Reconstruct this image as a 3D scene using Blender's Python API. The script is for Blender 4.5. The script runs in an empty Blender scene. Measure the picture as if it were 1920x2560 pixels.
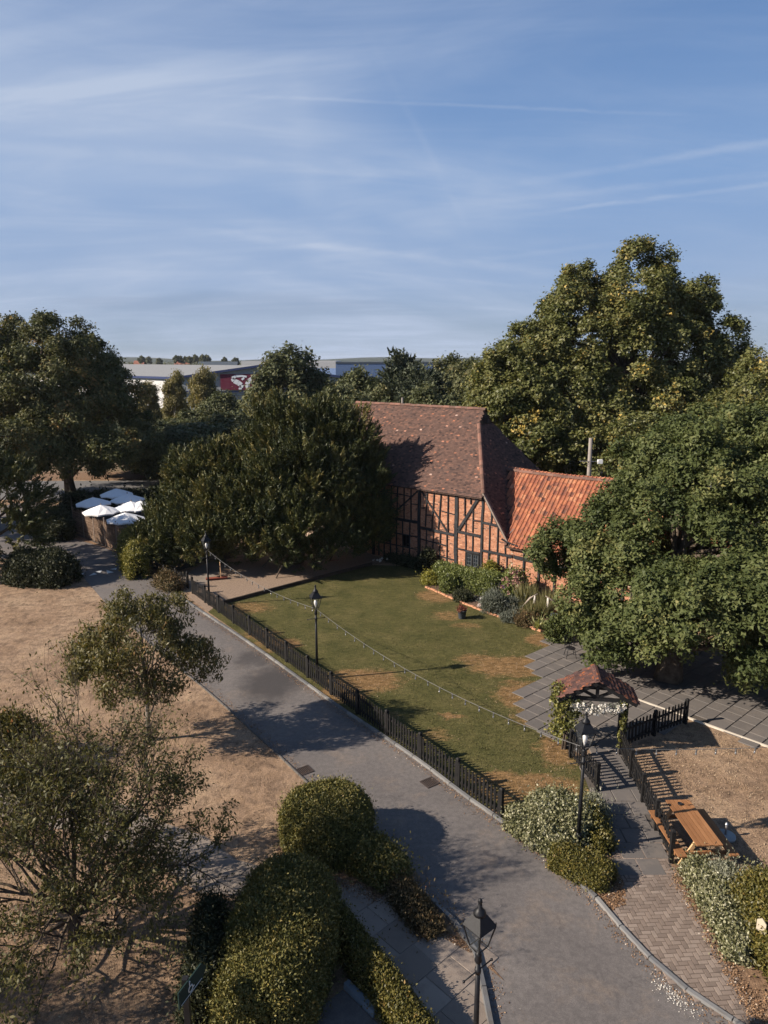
import bpy, bmesh, math, random
import numpy as np
from mathutils import Vector, Matrix

# ------------------------------------------------------------------ camera, sky, sun, exposure
scene = bpy.context.scene
COL = scene.collection
F, H, PITCH = 1775.0, 12.5, math.atan(383 / 1775.0)      # focal length in photo pixels, drone height, tilt
cam_data = bpy.data.cameras.new("camera")
cam_data.sensor_fit = 'VERTICAL'
cam_data.sensor_height = 24.0
cam_data.lens = F / 2560 * 24.0
cam_data.clip_start, cam_data.clip_end = 0.1, 9000
cam = bpy.data.objects.new("camera", cam_data)
cam.location = (0, 0, H)
cam.rotation_euler = (math.pi / 2 - PITCH, 0, 0)
COL.objects.link(cam)
scene.camera = cam

SUN_EL, SUN_AZ = math.radians(31), math.radians(-102)     # azimuth clockwise from +Y: sun on the left
world = bpy.data.worlds.new("World")
scene.world = world
world.use_nodes = True
SKY_STRENGTH = 0.06
SUN_STRENGTH = 4.8
EXPOSURE = 0.95

sun_d = bpy.data.lights.new("sun", 'SUN')
sun_d.energy = SUN_STRENGTH
sun_d.angle = math.radians(0.55)
sun_d.color = (1.0, 0.875, 0.735)
sun = bpy.data.objects.new("sun", sun_d)
sdir = Vector((math.sin(SUN_AZ) * math.cos(SUN_EL), math.cos(SUN_AZ) * math.cos(SUN_EL), math.sin(SUN_EL)))
sun.rotation_euler = (-sdir).to_track_quat('-Z', 'Y').to_euler()
sun.location = (-30, 0, 40)
COL.objects.link(sun)

vs = scene.view_settings
scene.display_settings.display_device = 'sRGB'
vs.view_transform = 'Standard'
vs.look = 'None'
vs.exposure = EXPOSURE
vs.gamma = 1.0
vs.use_curve_mapping = False

_c, _s = math.cos(PITCH), math.sin(PITCH)


def pdir(px, py):
    u, v = (px - 960) / F, (py - 1280) / F
    return Vector((u, _c - v * _s, -_s - v * _c))


def P(px, py, z=0.0):
    """survey point: where a sight line from the drone meets the level z"""
    d = pdir(px, py)
    t = (z - H) / d.z
    return Vector((d.x * t, d.y * t, z))


def PY(px, py, y):
    d = pdir(px, py)
    t = y / d.y
    return Vector((d.x * t, y, H + d.z * t))


def build_sky():
    nt = world.node_tree
    nt.nodes.clear()
    N = nt.nodes.new
    L = nt.links.new
    out = N('ShaderNodeOutputWorld')
    bg = N('ShaderNodeBackground')
    sky = N('ShaderNodeTexSky')
    sky.sky_type = 'NISHITA'
    sky.sun_disc = False
    sky.sun_elevation = SUN_EL
    sky.sun_rotation = SUN_AZ % (2 * math.pi)
    sky.altitude = 0
    sky.air_density = 0.95
    sky.dust_density = 0.35
    sky.ozone_density = 3.0
    bg.inputs['Strength'].default_value = SKY_STRENGTH
    tc = N('ShaderNodeTexCoord')
    sep = N('ShaderNodeSeparateXYZ')
    L(tc.outputs['Generated'], sep.inputs[0])

    def math_(op, a, b=None, c=None, clamp=False):
        n = N('ShaderNodeMath')
        n.operation = op
        n.use_clamp = clamp
        for i, x in enumerate((a, b, c)):
            if x is None:
                continue
            if isinstance(x, (int, float)):
                n.inputs[i].default_value = x
            else:
                L(x, n.inputs[i])
        return n.outputs[0]
    # cloud sheet coordinates (a flat layer high above, so streaks run together towards the horizon)
    zz = math_('MAXIMUM', math_('ADD', sep.outputs[2], 0.17), 0.05)
    cx, cy = math_('DIVIDE', sep.outputs[0], zz), math_('DIVIDE', sep.outputs[1], zz)
    comb = N('ShaderNodeCombineXYZ')
    L(cx, comb.inputs[0])
    L(cy, comb.inputs[1])

    def noise(scale, rot, stretch, detail=6, rough=0.62, dist=0.4, off=0.0):
        mp = N('ShaderNodeMapping')
        mp.inputs['Rotation'].default_value = (0, 0, rot)
        mp.inputs['Scale'].default_value = stretch
        mp.inputs['Location'].default_value = (off, off * 0.7, off)
        L(comb.outputs[0], mp.inputs['Vector'])
        nz = N('ShaderNodeTexNoise')
        nz.inputs['Scale'].default_value = scale
        nz.inputs['Detail'].default_value = detail
        nz.inputs['Roughness'].default_value = rough
        nz.inputs['Distortion'].default_value = dist
        L(mp.outputs[0], nz.inputs['Vector'])
        return nz.outputs['Fac']

    def ramp(f, a, b, lo=0.0, hi=1.0, smooth=True):
        m = N('ShaderNodeMapRange')
        m.interpolation_type = 'SMOOTHSTEP' if smooth else 'LINEAR'
        m.inputs['From Min'].default_value = a
        m.inputs['From Max'].default_value = b
        m.inputs['To Min'].default_value = lo
        m.inputs['To Max'].default_value = hi
        L(f, m.inputs['Value'])
        return m.outputs['Result']
    big = ramp(noise(0.42, 0.5, (1, 1.0, 1), 4, 0.55, 0.6, 3.1), 0.34, 0.70)
    wisps = ramp(noise(1.1, 0.62, (0.62, 1.7, 1), 9, 0.62, 1.1, 1.7), 0.40, 0.74)
    wisps2 = ramp(noise(1.5, -0.75, (0.55, 1.8, 1), 9, 0.62, 1.0, 7.7), 0.42, 0.76)
    veil = math_('ADD', math_('MULTIPLY', big, 0.62), math_('MULTIPLY', math_('ADD', wisps, wisps2), math_('ADD', math_('MULTIPLY', big, 0.22), 0.20)))
    # thicker veil towards the sun side (left)
    left = ramp(sep.outputs[0], -0.9, 0.55, 1.0, 0.0, False)
    veil = math_('MULTIPLY', veil, math_('ADD', math_('MULTIPLY', left, 0.60), 0.72))
    veil = math_('MULTIPLY', veil, ramp(sep.outputs[2], 0.42, 0.24, 0.62, 1.05))
    # aircraft trails: straight streaks across the sky between two sight lines
    trails = [((610, 240), (1640, 285), .0032, .22), ((-200, 355), (1330, 450), .012, .22), ((520, 580), (1420, 690), .009, .36),
              ((1330, 452), (2000, 345), .007, .30), ((1380, 528), (2000, 450), .0045, .40), ((1300, 497), (2000, 425), .006, .24),
              ((900, 678), (1180, 705), .004, .2), ((700, 660), (1400, 600), .01, .12), ((1120, 660), (1500, 615), .006, .16),
              ((745, 250), (800, 690), .03, .10), ((1040, 320), (1090, 420), .008, .08)]
    brk = noise(3.0, 0.2, (1, 1, 1), 7, 0.65, 0.6, 11.0)
    brk2 = ramp(brk, 0.30, 0.66)
    brk3 = math_('MULTIPLY', math_('SUBTRACT', brk, 0.5), 0.010)
    tsum = None
    for (a, b, w, k) in trails:
        d1, d2 = pdir(*a).normalized(), pdir(*b).normalized()
        n = d1.cross(d2).normalized()
        mid = (d1 + d2).normalized()
        ch = mid.dot(d1)
        dn = N('ShaderNodeVectorMath')
        dn.operation = 'DOT_PRODUCT'
        L(tc.outputs['Generated'], dn.inputs[0])
        dn.inputs[1].default_value = n
        dm = N('ShaderNodeVectorMath')
        dm.operation = 'DOT_PRODUCT'
        L(tc.outputs['Generated'], dm.inputs[0])
        dm.inputs[1].default_value = mid
        across = ramp(math_('ABSOLUTE', math_('ADD', dn.outputs['Value'], brk3)), 0.0, w, 1.0, 0.0)
        along = ramp(dm.outputs['Value'], ch - 0.012 - 0.25 * (1 - ch), ch + 0.6 * (1 - ch), 0.0, 1.0)
        s = math_('MULTIPLY', math_('MULTIPLY', across, along), math_('MULTIPLY', math_('ADD', math_('MULTIPLY', brk2, 0.8), 0.2), k))
        tsum = s if tsum is None else math_('ADD', tsum, s)
    veil = math_('ADD', veil, tsum)
    veil = math_('ADD', veil, 0.0, clamp=True)
    mix = N('ShaderNodeMix')
    mix.data_type = 'RGBA'
    L(veil, mix.inputs['Factor'])
    tint = N('ShaderNodeMix')
    tint.data_type = 'RGBA'
    tint.blend_type = 'MULTIPLY'
    tint.inputs['Factor'].default_value = 1.0
    L(sky.outputs['Color'], tint.inputs['A'])
    tint.inputs['B'].default_value = SKY_TINT
    # pale hazy air low down, fading into the clear blue above
    gr = N('ShaderNodeValToRGB')
    els = gr.color_ramp.elements
    for k_ in range(2):
        els.new(0.5)
    for e_, (p_, c_) in zip(els, SKY_RAMP):
        e_.position = p_
        e_.color = (*c_, 1)
    L(sep.outputs[2], gr.inputs[0])
    scl = N('ShaderNodeMix')
    scl.data_type = 'RGBA'
    scl.blend_type = 'MULTIPLY'
    scl.inputs['Factor'].default_value = 1.0
    L(gr.outputs[0], scl.inputs['A'])
    scl.inputs['B'].default_value = (10, 10, 10, 1)
    air = N('ShaderNodeMix')
    air.data_type = 'RGBA'
    L(ramp(sep.outputs[2], 0.30, 0.80, 0.92, 0.0), air.inputs['Factor'])
    L(tint.outputs['Result'], air.inputs['A'])
    L(scl.outputs['Result'], air.inputs['B'])
    L(air.outputs['Result'], mix.inputs['A'])
    mix.inputs['B'].default_value = CLOUD_COL
    # low grey stratus bars
    band = math_('MULTIPLY', ramp(sep.outputs[2], 0.045, 0.065), ramp(sep.outputs[2], 0.075, 0.105, 1.0, 0.0))
    st = math_('MULTIPLY', band, ramp(noise(1.1, 0.0, (0.35, 1.2, 1), 6, 0.6, 0.4, 5.0), 0.47, 0.60))
    mix2 = N('ShaderNodeMix')
    mix2.data_type = 'RGBA'
    L(math_('MULTIPLY', st, 0.22), mix2.inputs['Factor'])
    L(mix.outputs['Result'], mix2.inputs['A'])
    mix2.inputs['B'].default_value = STRATUS_COL
    L(mix2.outputs['Result'], bg.inputs['Color'])
    L(bg.outputs[0], out.inputs[0])


SKY_TINT = (0.72, 0.88, 1.0, 1)
SKY_RAMP = ((0.0, (.280, .340, .420)), (0.10, (.262, .358, .545)), (0.22, (.196, .318, .545)), (0.44, (.098, .198, .415)))
CLOUD_COL = (4.1, 4.85, 6.3, 1)
STRATUS_COL = (2.0, 2.6, 3.7, 1)
build_sky()

rng = np.random.default_rng(7)
random.seed(5)

# ------------------------------------------------------------------ materials
MATS = {}


def lin(h):
    """sRGB 0-255 triple to linear"""
    r = []
    for v in h:
        v /= 255.0
        r.append(v / 12.92 if v <= 0.04045 else ((v + 0.055) / 1.055) ** 2.4)
    return (*r, 1.0)


def new_mat(name, rough=0.8, spec=0.3, metal=0.0):
    m = bpy.data.materials.new(name)
    m.use_nodes = True
    b = m.node_tree.nodes['Principled BSDF']
    b.inputs['Roughness'].default_value = rough
    b.inputs['Specular IOR Level'].default_value = spec
    b.inputs['Metallic'].default_value = metal
    MATS[name] = m
    return m, m.node_tree, b


def ramp_node(nt, stops, interp='LINEAR'):
    r = nt.nodes.new('ShaderNodeValToRGB')
    r.color_ramp.interpolation = interp
    e = r.color_ramp.elements
    while len(e) < len(stops):
        e.new(0.5)
    for el, (p, c) in zip(e, stops):
        el.position = p
        el.color = c if len(c) == 4 else (*c, 1)
    return r


def noise_node(nt, scale, detail=5, rough=0.6, vec=None, dist=0.0, stretch=None):
    n = nt.nodes.new('ShaderNodeTexNoise')
    n.inputs['Scale'].default_value = scale
    n.inputs['Detail'].default_value = detail
    n.inputs['Roughness'].default_value = rough
    n.inputs['Distortion'].default_value = dist
    if vec is None:
        vec = nt.nodes.new('ShaderNodeNewGeometry').outputs['Position']
    if stretch:
        mp = nt.nodes.new('ShaderNodeMapping')
        mp.inputs['Scale'].default_value = stretch[:3]
        if len(stretch) > 3:
            mp.inputs['Rotation'].default_value = (0, 0, stretch[3])
        nt.links.new(vec, mp.inputs['Vector'])
        vec = mp.outputs[0]
    nt.links.new(vec, n.inputs['Vector'])
    return n


def mixc(nt, fac, a, b, blend='MIX'):
    m = nt.nodes.new('ShaderNodeMix')
    m.data_type = 'RGBA'
    m.blend_type = blend
    for sock, v in (('Factor', fac), ('A', a), ('B', b)):
        if isinstance(v, (int, float)):
            m.inputs[sock].default_value = v
        elif isinstance(v, tuple):
            m.inputs[sock].default_value = v if len(v) == 4 else (*v, 1)
        else:
            nt.links.new(v, m.inputs[sock])
    return m.outputs['Result']


def bump(nt, b, h, strength=0.4, dist=0.02):
    n = nt.nodes.new('ShaderNodeBump')
    n.inputs['Strength'].default_value = strength
    n.inputs['Distance'].default_value = dist
    nt.links.new(h, n.inputs['Height'])
    nt.links.new(n.outputs[0], b.inputs['Normal'])


def simple(name, c1, c2, scale=3.0, rough=0.8, spec=0.3, bmp=0.0, fine=0.0, metal=0.0, stretch=None):
    m, nt, b = new_mat(name, rough, spec, metal)
    n = noise_node(nt, scale, stretch=stretch)
    r = ramp_node(nt, [(0.30, c1), (0.70, c2)])
    nt.links.new(n.outputs['Fac'], r.inputs[0])
    nt.links.new(r.outputs[0], b.inputs['Base Color'])
    if bmp:
        n2 = noise_node(nt, fine or scale * 8, 4)
        bump(nt, b, n2.outputs['Fac'], bmp)
    return m


def tinted(name, stops, source='attr', rough=0.8, spec=0.25, nscale=6.0, namt=0.35, bmp=0.0, fine=60.0, spots=None):
    """colour per piece from the 'tint' attribute or the object's random number, broken up by noise"""
    m, nt, b = new_mat(name, rough, spec)
    if source == 'attr':
        a = nt.nodes.new('ShaderNodeAttribute')
        a.attribute_name = 'tint'
        f = a.outputs['Fac']
    else:
        f = nt.nodes.new('ShaderNodeObjectInfo').outputs['Random']
    r = ramp_node(nt, stops)
    n = noise_node(nt, nscale, 5, 0.65)
    ma = nt.nodes.new('ShaderNodeMath')
    ma.operation = 'MULTIPLY_ADD'
    nt.links.new(n.outputs['Fac'], ma.inputs[0])
    ma.inputs[1].default_value = namt
    mb_ = nt.nodes.new('ShaderNodeMath')
    mb_.operation = 'SUBTRACT'
    nt.links.new(f, mb_.inputs[0])
    mb_.inputs[1].default_value = namt * 0.5
    nt.links.new(mb_.outputs[0], ma.inputs[2])
    nt.links.new(ma.outputs[0], r.inputs[0])
    col = r.outputs[0]
    if spots:
        for (sc, lo, hi, c, amt) in spots:
            n3 = noise_node(nt, sc, 4, 0.7)
            rr = ramp_node(nt, [(lo, (0, 0, 0)), (hi, (amt, amt, amt))])
            nt.links.new(n3.outputs['Fac'], rr.inputs[0])
            col = mixc(nt, rr.outputs[0], col, c)
    nt.links.new(col, b.inputs['Base Color'])
    if bmp:
        n2 = noise_node(nt, fine, 4)
        bump(nt, b, n2.outputs['Fac'], bmp)
    return m


def leafmat(name, stops, rough=0.5, spec=0.35, transl=0.25, tcol=(1.0, 1.0, 0.5)):
    m, nt, b = new_mat(name, rough, spec)
    a = nt.nodes.new('ShaderNodeAttribute')
    a.attribute_name = 'tint'
    r = ramp_node(nt, stops)
    nt.links.new(a.outputs['Fac'], r.inputs[0])
    nt.links.new(r.outputs[0], b.inputs['Base Color'])
    t = nt.nodes.new('ShaderNodeBsdfTranslucent')
    nt.links.new(mixc(nt, 1.0, r.outputs[0], tcol, 'MULTIPLY'), t.inputs['Color'])
    ms = nt.nodes.new('ShaderNodeMixShader')
    ms.inputs[0].default_value = transl
    nt.links.new(b.outputs[0], ms.inputs[1])
    nt.links.new(t.outputs[0], ms.inputs[2])
    nt.links.new(ms.outputs[0], nt.nodes['Material Output'].inputs['Surface'])
    return m


# ------------------------------------------------------------------ mesh helpers
class MB:
    def __init__(self):
        self.v, self.f, self.t = [], [], []

    def face(self, pts, tint=0.5):
        i = len(self.v)
        self.v.extend([tuple(p) for p in pts])
        self.f.append(tuple(range(i, i + len(pts))))
        self.t.append(tint)

    def hexa(self, b, t, tint=0.5, bottom=True):
        """b, t: four corners each, counter-clockwise seen from above"""
        i = len(self.v)
        self.v.extend([tuple(p) for p in b] + [tuple(p) for p in t])
        fs = [(i + 4, i + 5, i + 6, i + 7), (i, i + 1, i + 5, i + 4), (i + 1, i + 2, i + 6, i + 5), (i + 2, i + 3, i + 7, i + 6), (i + 3, i, i + 4, i + 7)]
        if bottom:
            fs.append((i + 3, i + 2, i + 1, i))
        self.f.extend(fs)
        self.t.extend([tint] * len(fs))

    def box(self, c, size, rot=0.0, tint=0.5):
        x, y, z = size[0] / 2, size[1] / 2, size[2] / 2
        ca, sa = math.cos(rot), math.sin(rot)
        q = [(c[0] + px * ca - py * sa, c[1] + px * sa + py * ca) for px, py in ((-x, -y), (x, -y), (x, y), (-x, y))]
        self.hexa([(a, b, c[2] - z) for a, b in q], [(a, b, c[2] + z) for a, b in q], tint)

    def bar(self, p, q, w, h, up=(0, 0, 1), tint=0.5, w2=None, h2=None):
        p, q = Vector(p), Vector(q)
        d = (q - p).normalized()
        side = d.cross(Vector(up))
        if side.length < 1e-4:
            side = d.cross(Vector((0, 1, 0)))
        side.normalize()
        u = side.cross(d)
        w2, h2 = w2 or w, h2 or h
        b = [p + side * a * w / 2 + u * e * h / 2 for a, e in ((-1, -1), (1, -1), (1, 1), (-1, 1))]
        t = [q + side * a * w2 / 2 + u * e * h2 / 2 for a, e in ((-1, -1), (1, -1), (1, 1), (-1, 1))]
        self.hexa(b, t, tint)

    def tube(self, pts, radii, n=6, tint=0.5, cap=True):
        pts = [Vector(p) for p in pts]
        i0 = len(self.v)
        ref = Vector((0.31, 0.17, 0.93))
        for k, p in enumerate(pts):
            d = (pts[min(k + 1, len(pts) - 1)] - pts[max(k - 1, 0)]).normalized()
            a = d.cross(ref)
            if a.length < 0.05:
                a = d.cross(Vector((1, 0, 0)))
            a.normalize()
            b = d.cross(a)
            for j in range(n):
                th = 2 * math.pi * j / n
                self.v.append(tuple(p + (a * math.cos(th) + b * math.sin(th)) * radii[k]))
        for k in range(len(pts) - 1):
            for j in range(n):
                a0, a1 = i0 + k * n + j, i0 + k * n + (j + 1) % n
                self.f.append((a0, a0 + n, a1 + n, a1))
                self.t.append(tint)
        if cap:
            self.f.append(tuple(range(i0, i0 + n)))
            self.f.append(tuple(range(i0 + (len(pts) - 1) * n, i0 + len(pts) * n))[::-1])
            self.t += [tint, tint]

    def lathe(self, prof, c=(0, 0, 0), n=12, tint=0.5, rot=0.0):
        """prof: list of (radius, z)"""
        i0 = len(self.v)
        for r, z in prof:
            for j in range(n):
                th = 2 * math.pi * j / n + rot
                self.v.append((c[0] + r * math.cos(th), c[1] + r * math.sin(th), c[2] + z))
        for k in range(len(prof) - 1):
            for j in range(n):
                a0, a1 = i0 + k * n + j, i0 + k * n + (j + 1) % n
                self.f.append((a0, a1, a1 + n, a0 + n))
                self.t.append(tint)
        self.f.append(tuple(range(i0, i0 + n))[::-1])
        self.f.append(tuple(range(i0 + (len(prof) - 1) * n, i0 + len(prof) * n)))
        self.t += [tint, tint]

    def mesh(self, name, mat, smooth=False, origin=(0, 0, 0)):
        me = bpy.data.meshes.new(name)
        ox, oy, oz = origin
        me.from_pydata([(x - ox, y - oy, z - oz) for x, y, z in self.v], [], self.f)
        a = me.attributes.new('tint', 'FLOAT', 'FACE')
        a.data.foreach_set('value', np.array(self.t, dtype=np.float32))
        me.materials.append(MATS[mat])
        if smooth:
            me.polygons.foreach_set('use_smooth', [True] * len(me.polygons))
        return me

    def part(self, name, mat, parent=None, smooth=False, kind=None, label=None):
        o = bpy.data.objects.new(name, None if not self.f else self.mesh(name, mat, smooth, world_of(parent)))
        COL.objects.link(o)
        if parent is not None:
            o.parent = parent
        if kind:
            o['kind'] = kind
        if label:
            o['label'] = label
        return o


def world_of(o):
    p = Vector((0, 0, 0))
    while o is not None:
        p += o.location
        o = o.parent
    return p


def thing(name, label, cat, loc=(0, 0, 0), group=None):
    o = bpy.data.objects.new(name, None)
    o.empty_display_size = 0.2
    COL.objects.link(o)
    o.location = loc
    o['label'], o['category'] = label, cat
    if group:
        o['group'] = group
    return o


def tag(o, label, cat, group=None):
    o['label'], o['category'] = label, cat
    if group:
        o['group'] = group
    return o


def inst(name, me, parent, loc=(0, 0, 0), rotz=0.0, scale=None):
    o = bpy.data.objects.new(name, me)
    COL.objects.link(o)
    o.parent = parent
    o.location = loc
    o.rotation_euler = (0, 0, rotz)
    if scale:
        o.scale = scale
    return o


def copy_tree(o, parent=None):
    c = o.copy()
    COL.objects.link(c)
    if parent is not None:
        c.parent = parent
    for ch in list(o.children):
        copy_tree(ch, c)
    return c


def sheet(name, pts, z, mat, kind='structure', parent=None, thick=0.0):
    mb = MB()
    ps = [(p[0], p[1], z) for p in pts]
    area = sum(ps[i][0] * ps[(i + 1) % len(ps)][1] - ps[(i + 1) % len(ps)][0] * ps[i][1] for i in range(len(ps)))
    if area < 0:
        ps.reverse()
    mb.face(ps)
    return mb.part(name, mat, parent, kind=kind)


def inside(poly, X, Y):
    c = np.zeros(len(X), bool)
    n = len(poly)
    j = n - 1
    for i in range(n):
        xi, yi, xj, yj = poly[i][0], poly[i][1], poly[j][0], poly[j][1]
        cond = ((yi > Y) != (yj > Y)) & (X < (xj - xi) * (Y - yi) / ((yj - yi) + 1e-12) + xi)
        c ^= cond
        j = i
    return c


def inside1(poly, x, y):
    return bool(inside(poly, np.array([x]), np.array([y]))[0])


def unit(a):
    return a / (np.linalg.norm(a, axis=-1, keepdims=True) + 1e-9)


def quads_object(name, V, tint, mat, parent=None, kind=None):
    """V: (n, 3 or 4, 3) world coordinates"""
    n, q = V.shape[:2]
    me = bpy.data.meshes.new(name)
    o = np.array(world_of(parent), dtype=np.float32)
    me.vertices.add(n * q)
    me.vertices.foreach_set('co', (V.reshape(-1, 3) - o).astype(np.float32).ravel())
    me.loops.add(n * q)
    me.loops.foreach_set('vertex_index', np.arange(n * q, dtype=np.int32))
    me.polygons.add(n)
    me.polygons.foreach_set('loop_start', np.arange(0, n * q, q, dtype=np.int32))
    me.update(calc_edges=True)
    a = me.attributes.new('tint', 'FLOAT', 'FACE')
    a.data.foreach_set('value', np.clip(tint, 0, 1).astype(np.float32))
    me.materials.append(MATS[mat])
    ob = bpy.data.objects.new(name, me)
    COL.objects.link(ob)
    if parent is not None:
        ob.parent = parent
    if kind:
        ob['kind'] = kind
    return ob


def leaf_quads(C, A, Nn, L, W, fold=0.18):
    A = unit(A)
    B = unit(np.cross(Nn, A))
    Nn = unit(np.cross(A, B))
    L, W = np.asarray(L).reshape(-1, 1), np.asarray(W).reshape(-1, 1)
    v0 = C - A * L * 0.5
    v2 = C + A * L * 0.5
    v1 = C + B * W * 0.5 - A * L * 0.08 + Nn * W * fold
    v3 = C - B * W * 0.5 - A * L * 0.08 + Nn * W * fold
    return np.stack([v0, v1, v2, v3], 1)


def leaf_tris(C, A, Nn, L, W):
    A = unit(A)
    B = unit(np.cross(Nn, A))
    L, W = np.asarray(L).reshape(-1, 1), np.asarray(W).reshape(-1, 1)
    return np.stack([C - A * L * 0.45 - B * W * 0.5, C - A * L * 0.3 + B * W * 0.5, C + A * L * 0.55], 1)


def gauss(n, k=3):
    return rng.normal(size=(n, k))


# ------------------------------------------------------------------ foliage builders
def crown_quads(lobes, n_boughs, bough_r, sprays, leaves, ll, lw, spray_r, style='leaf', zmin=0.3, shell=0.72, up=0.35, droop=0.0, tint_spread=(0.25, 0.2, 0.17), big=False):
    lobes = np.array(lobes, float)
    area = (lobes[:, 3] * lobes[:, 4] + lobes[:, 3] * lobes[:, 5] + lobes[:, 4] * lobes[:, 5])
    k = rng.choice(len(lobes), n_boughs * 2, p=area / area.sum())
    u = unit(gauss(len(k)))
    u[:, 2] = np.where(u[:, 2] < -0.55, -u[:, 2] * 0.5, u[:, 2])
    rr = rng.uniform(shell, 1.0, (len(k), 1))
    c = lobes[k, :3] + u * lobes[k, 3:6] * rr
    # drop boughs buried deep in another lobe
    buried = np.zeros(len(k), bool)
    for i, lb in enumerate(lobes):
        q = (((c - lb[:3]) / (lb[3:6] * 0.72)) ** 2).sum(1) < 1
        buried |= q & (k != i)
    keep = (~buried) & (c[:, 2] > zmin)
    c, u = c[keep][:n_boughs], unit(u[keep][:n_boughs] / lobes[k[keep][:n_boughs], 3:6])
    nb = len(c)
    br = bough_r * rng.uniform(0.65, 1.3, nb)
    bt = rng.normal(size=nb)
    # sprays
    idx = np.repeat(np.arange(nb), sprays)
    v = unit(gauss(len(idx)) + u[idx] * 0.75 + np.array([0, 0, up]))
    sp = c[idx] + v * (br[idx] * rng.uniform(0.55, 1.05, len(idx)))[:, None]
    st = rng.normal(size=len(idx))
    keep = sp[:, 2] > zmin * 0.6
    idx, v, sp, st = idx[keep], v[keep], sp[keep], st[keep]
    j = np.repeat(np.arange(len(idx)), leaves)
    n = len(j)
    if style == 'leaf':
        pos = sp[j] + gauss(n) * spray_r * np.array([1, 1, 0.8])
        nrm = unit(v[j] * 0.7 + np.array([0, 0, 0.55]) + gauss(n) * 0.55)
        ax = np.cross(nrm, gauss(n)) + np.array([0, 0, -droop])
    else:   # shoots of an evergreen: leaves lie along an upswept shoot
        sa = unit(v + np.array([0, 0, up * 1.6]) + u[idx] * 0.5)
        t = rng.uniform(0, 1, n)
        pos = sp[j] + sa[j] * (t * spray_r * 3.2)[:, None] + gauss(n) * (spray_r * 0.30 * (1.15 - t))[:, None]
        nrm = unit(gauss(n) + np.array([0, 0, 0.5]))
        ax = sa[j] * 0.9 + gauss(n) * 0.45
    s = rng.uniform(0.7, 1.3, n)
    tint = 0.5 + tint_spread[0] * 0.6 * bt[idx][j] + tint_spread[1] * 0.6 * st[j] + tint_spread[2] * rng.normal(size=n) * 0.7
    return (leaf_quads if big else leaf_tris)(pos, ax, nrm, ll * s, lw * s), tint, c


def limbs(mb, base, top, r0, targets, n_max, rough=0.25):
    base, top = Vector(base), Vector(top)
    pts, rad = [], []
    for i in range(7):
        t = i / 6
        p = base.lerp(top, t) + Vector((random.gauss(0, 1), random.gauss(0, 1), 0)) * rough * r0 * (1 if 0 < i < 6 else 0)
        pts.append(p)
        rad.append(r0 * (1.25 if i == 0 else 1.0) * (1 - 0.75 * t))
    mb.tube(pts, rad, 9)
    tg = list(targets)
    random.shuffle(tg)
    for q in tg[:n_max]:
        q = Vector(q)
        k = min(5, max(1, int(2 + 3 * random.random())))
        s = pts[k]
        if q.z < s.z - 0.5:
            k = 1
            s = pts[1]
        m = s.lerp(q, 0.5) + Vector((0, 0, 0.12 * (q - s).length)) + Vector((random.gauss(0, .12), random.gauss(0, .12), 0)) * (q - s).length * 0.4
        r = rad[k] * random.uniform(0.35, 0.55)
        mb.tube([s, s.lerp(m, 0.5) + Vector((0, 0, 0.05)), m, m.lerp(q, 0.55), q], [r, r * 0.8, r * 0.6, r * 0.4, r * 0.15], 5, cap=False)


def tree(name, label, cat, base, trunk_top, r0, mat, barkm, lobes, group=None, n_limbs=16, **kw):
    base = Vector(base)
    t = thing(name, label, cat, base, group)
    V, tint, cen = crown_quads(lobes, **kw)
    quads_object('crown', V, tint, mat, t)
    mb = MB()
    limbs(mb, base - Vector((0, 0, 0.1)), trunk_top, r0, cen, n_limbs)
    mb.part('trunk', barkm, t, smooth=True)
    return t


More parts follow.
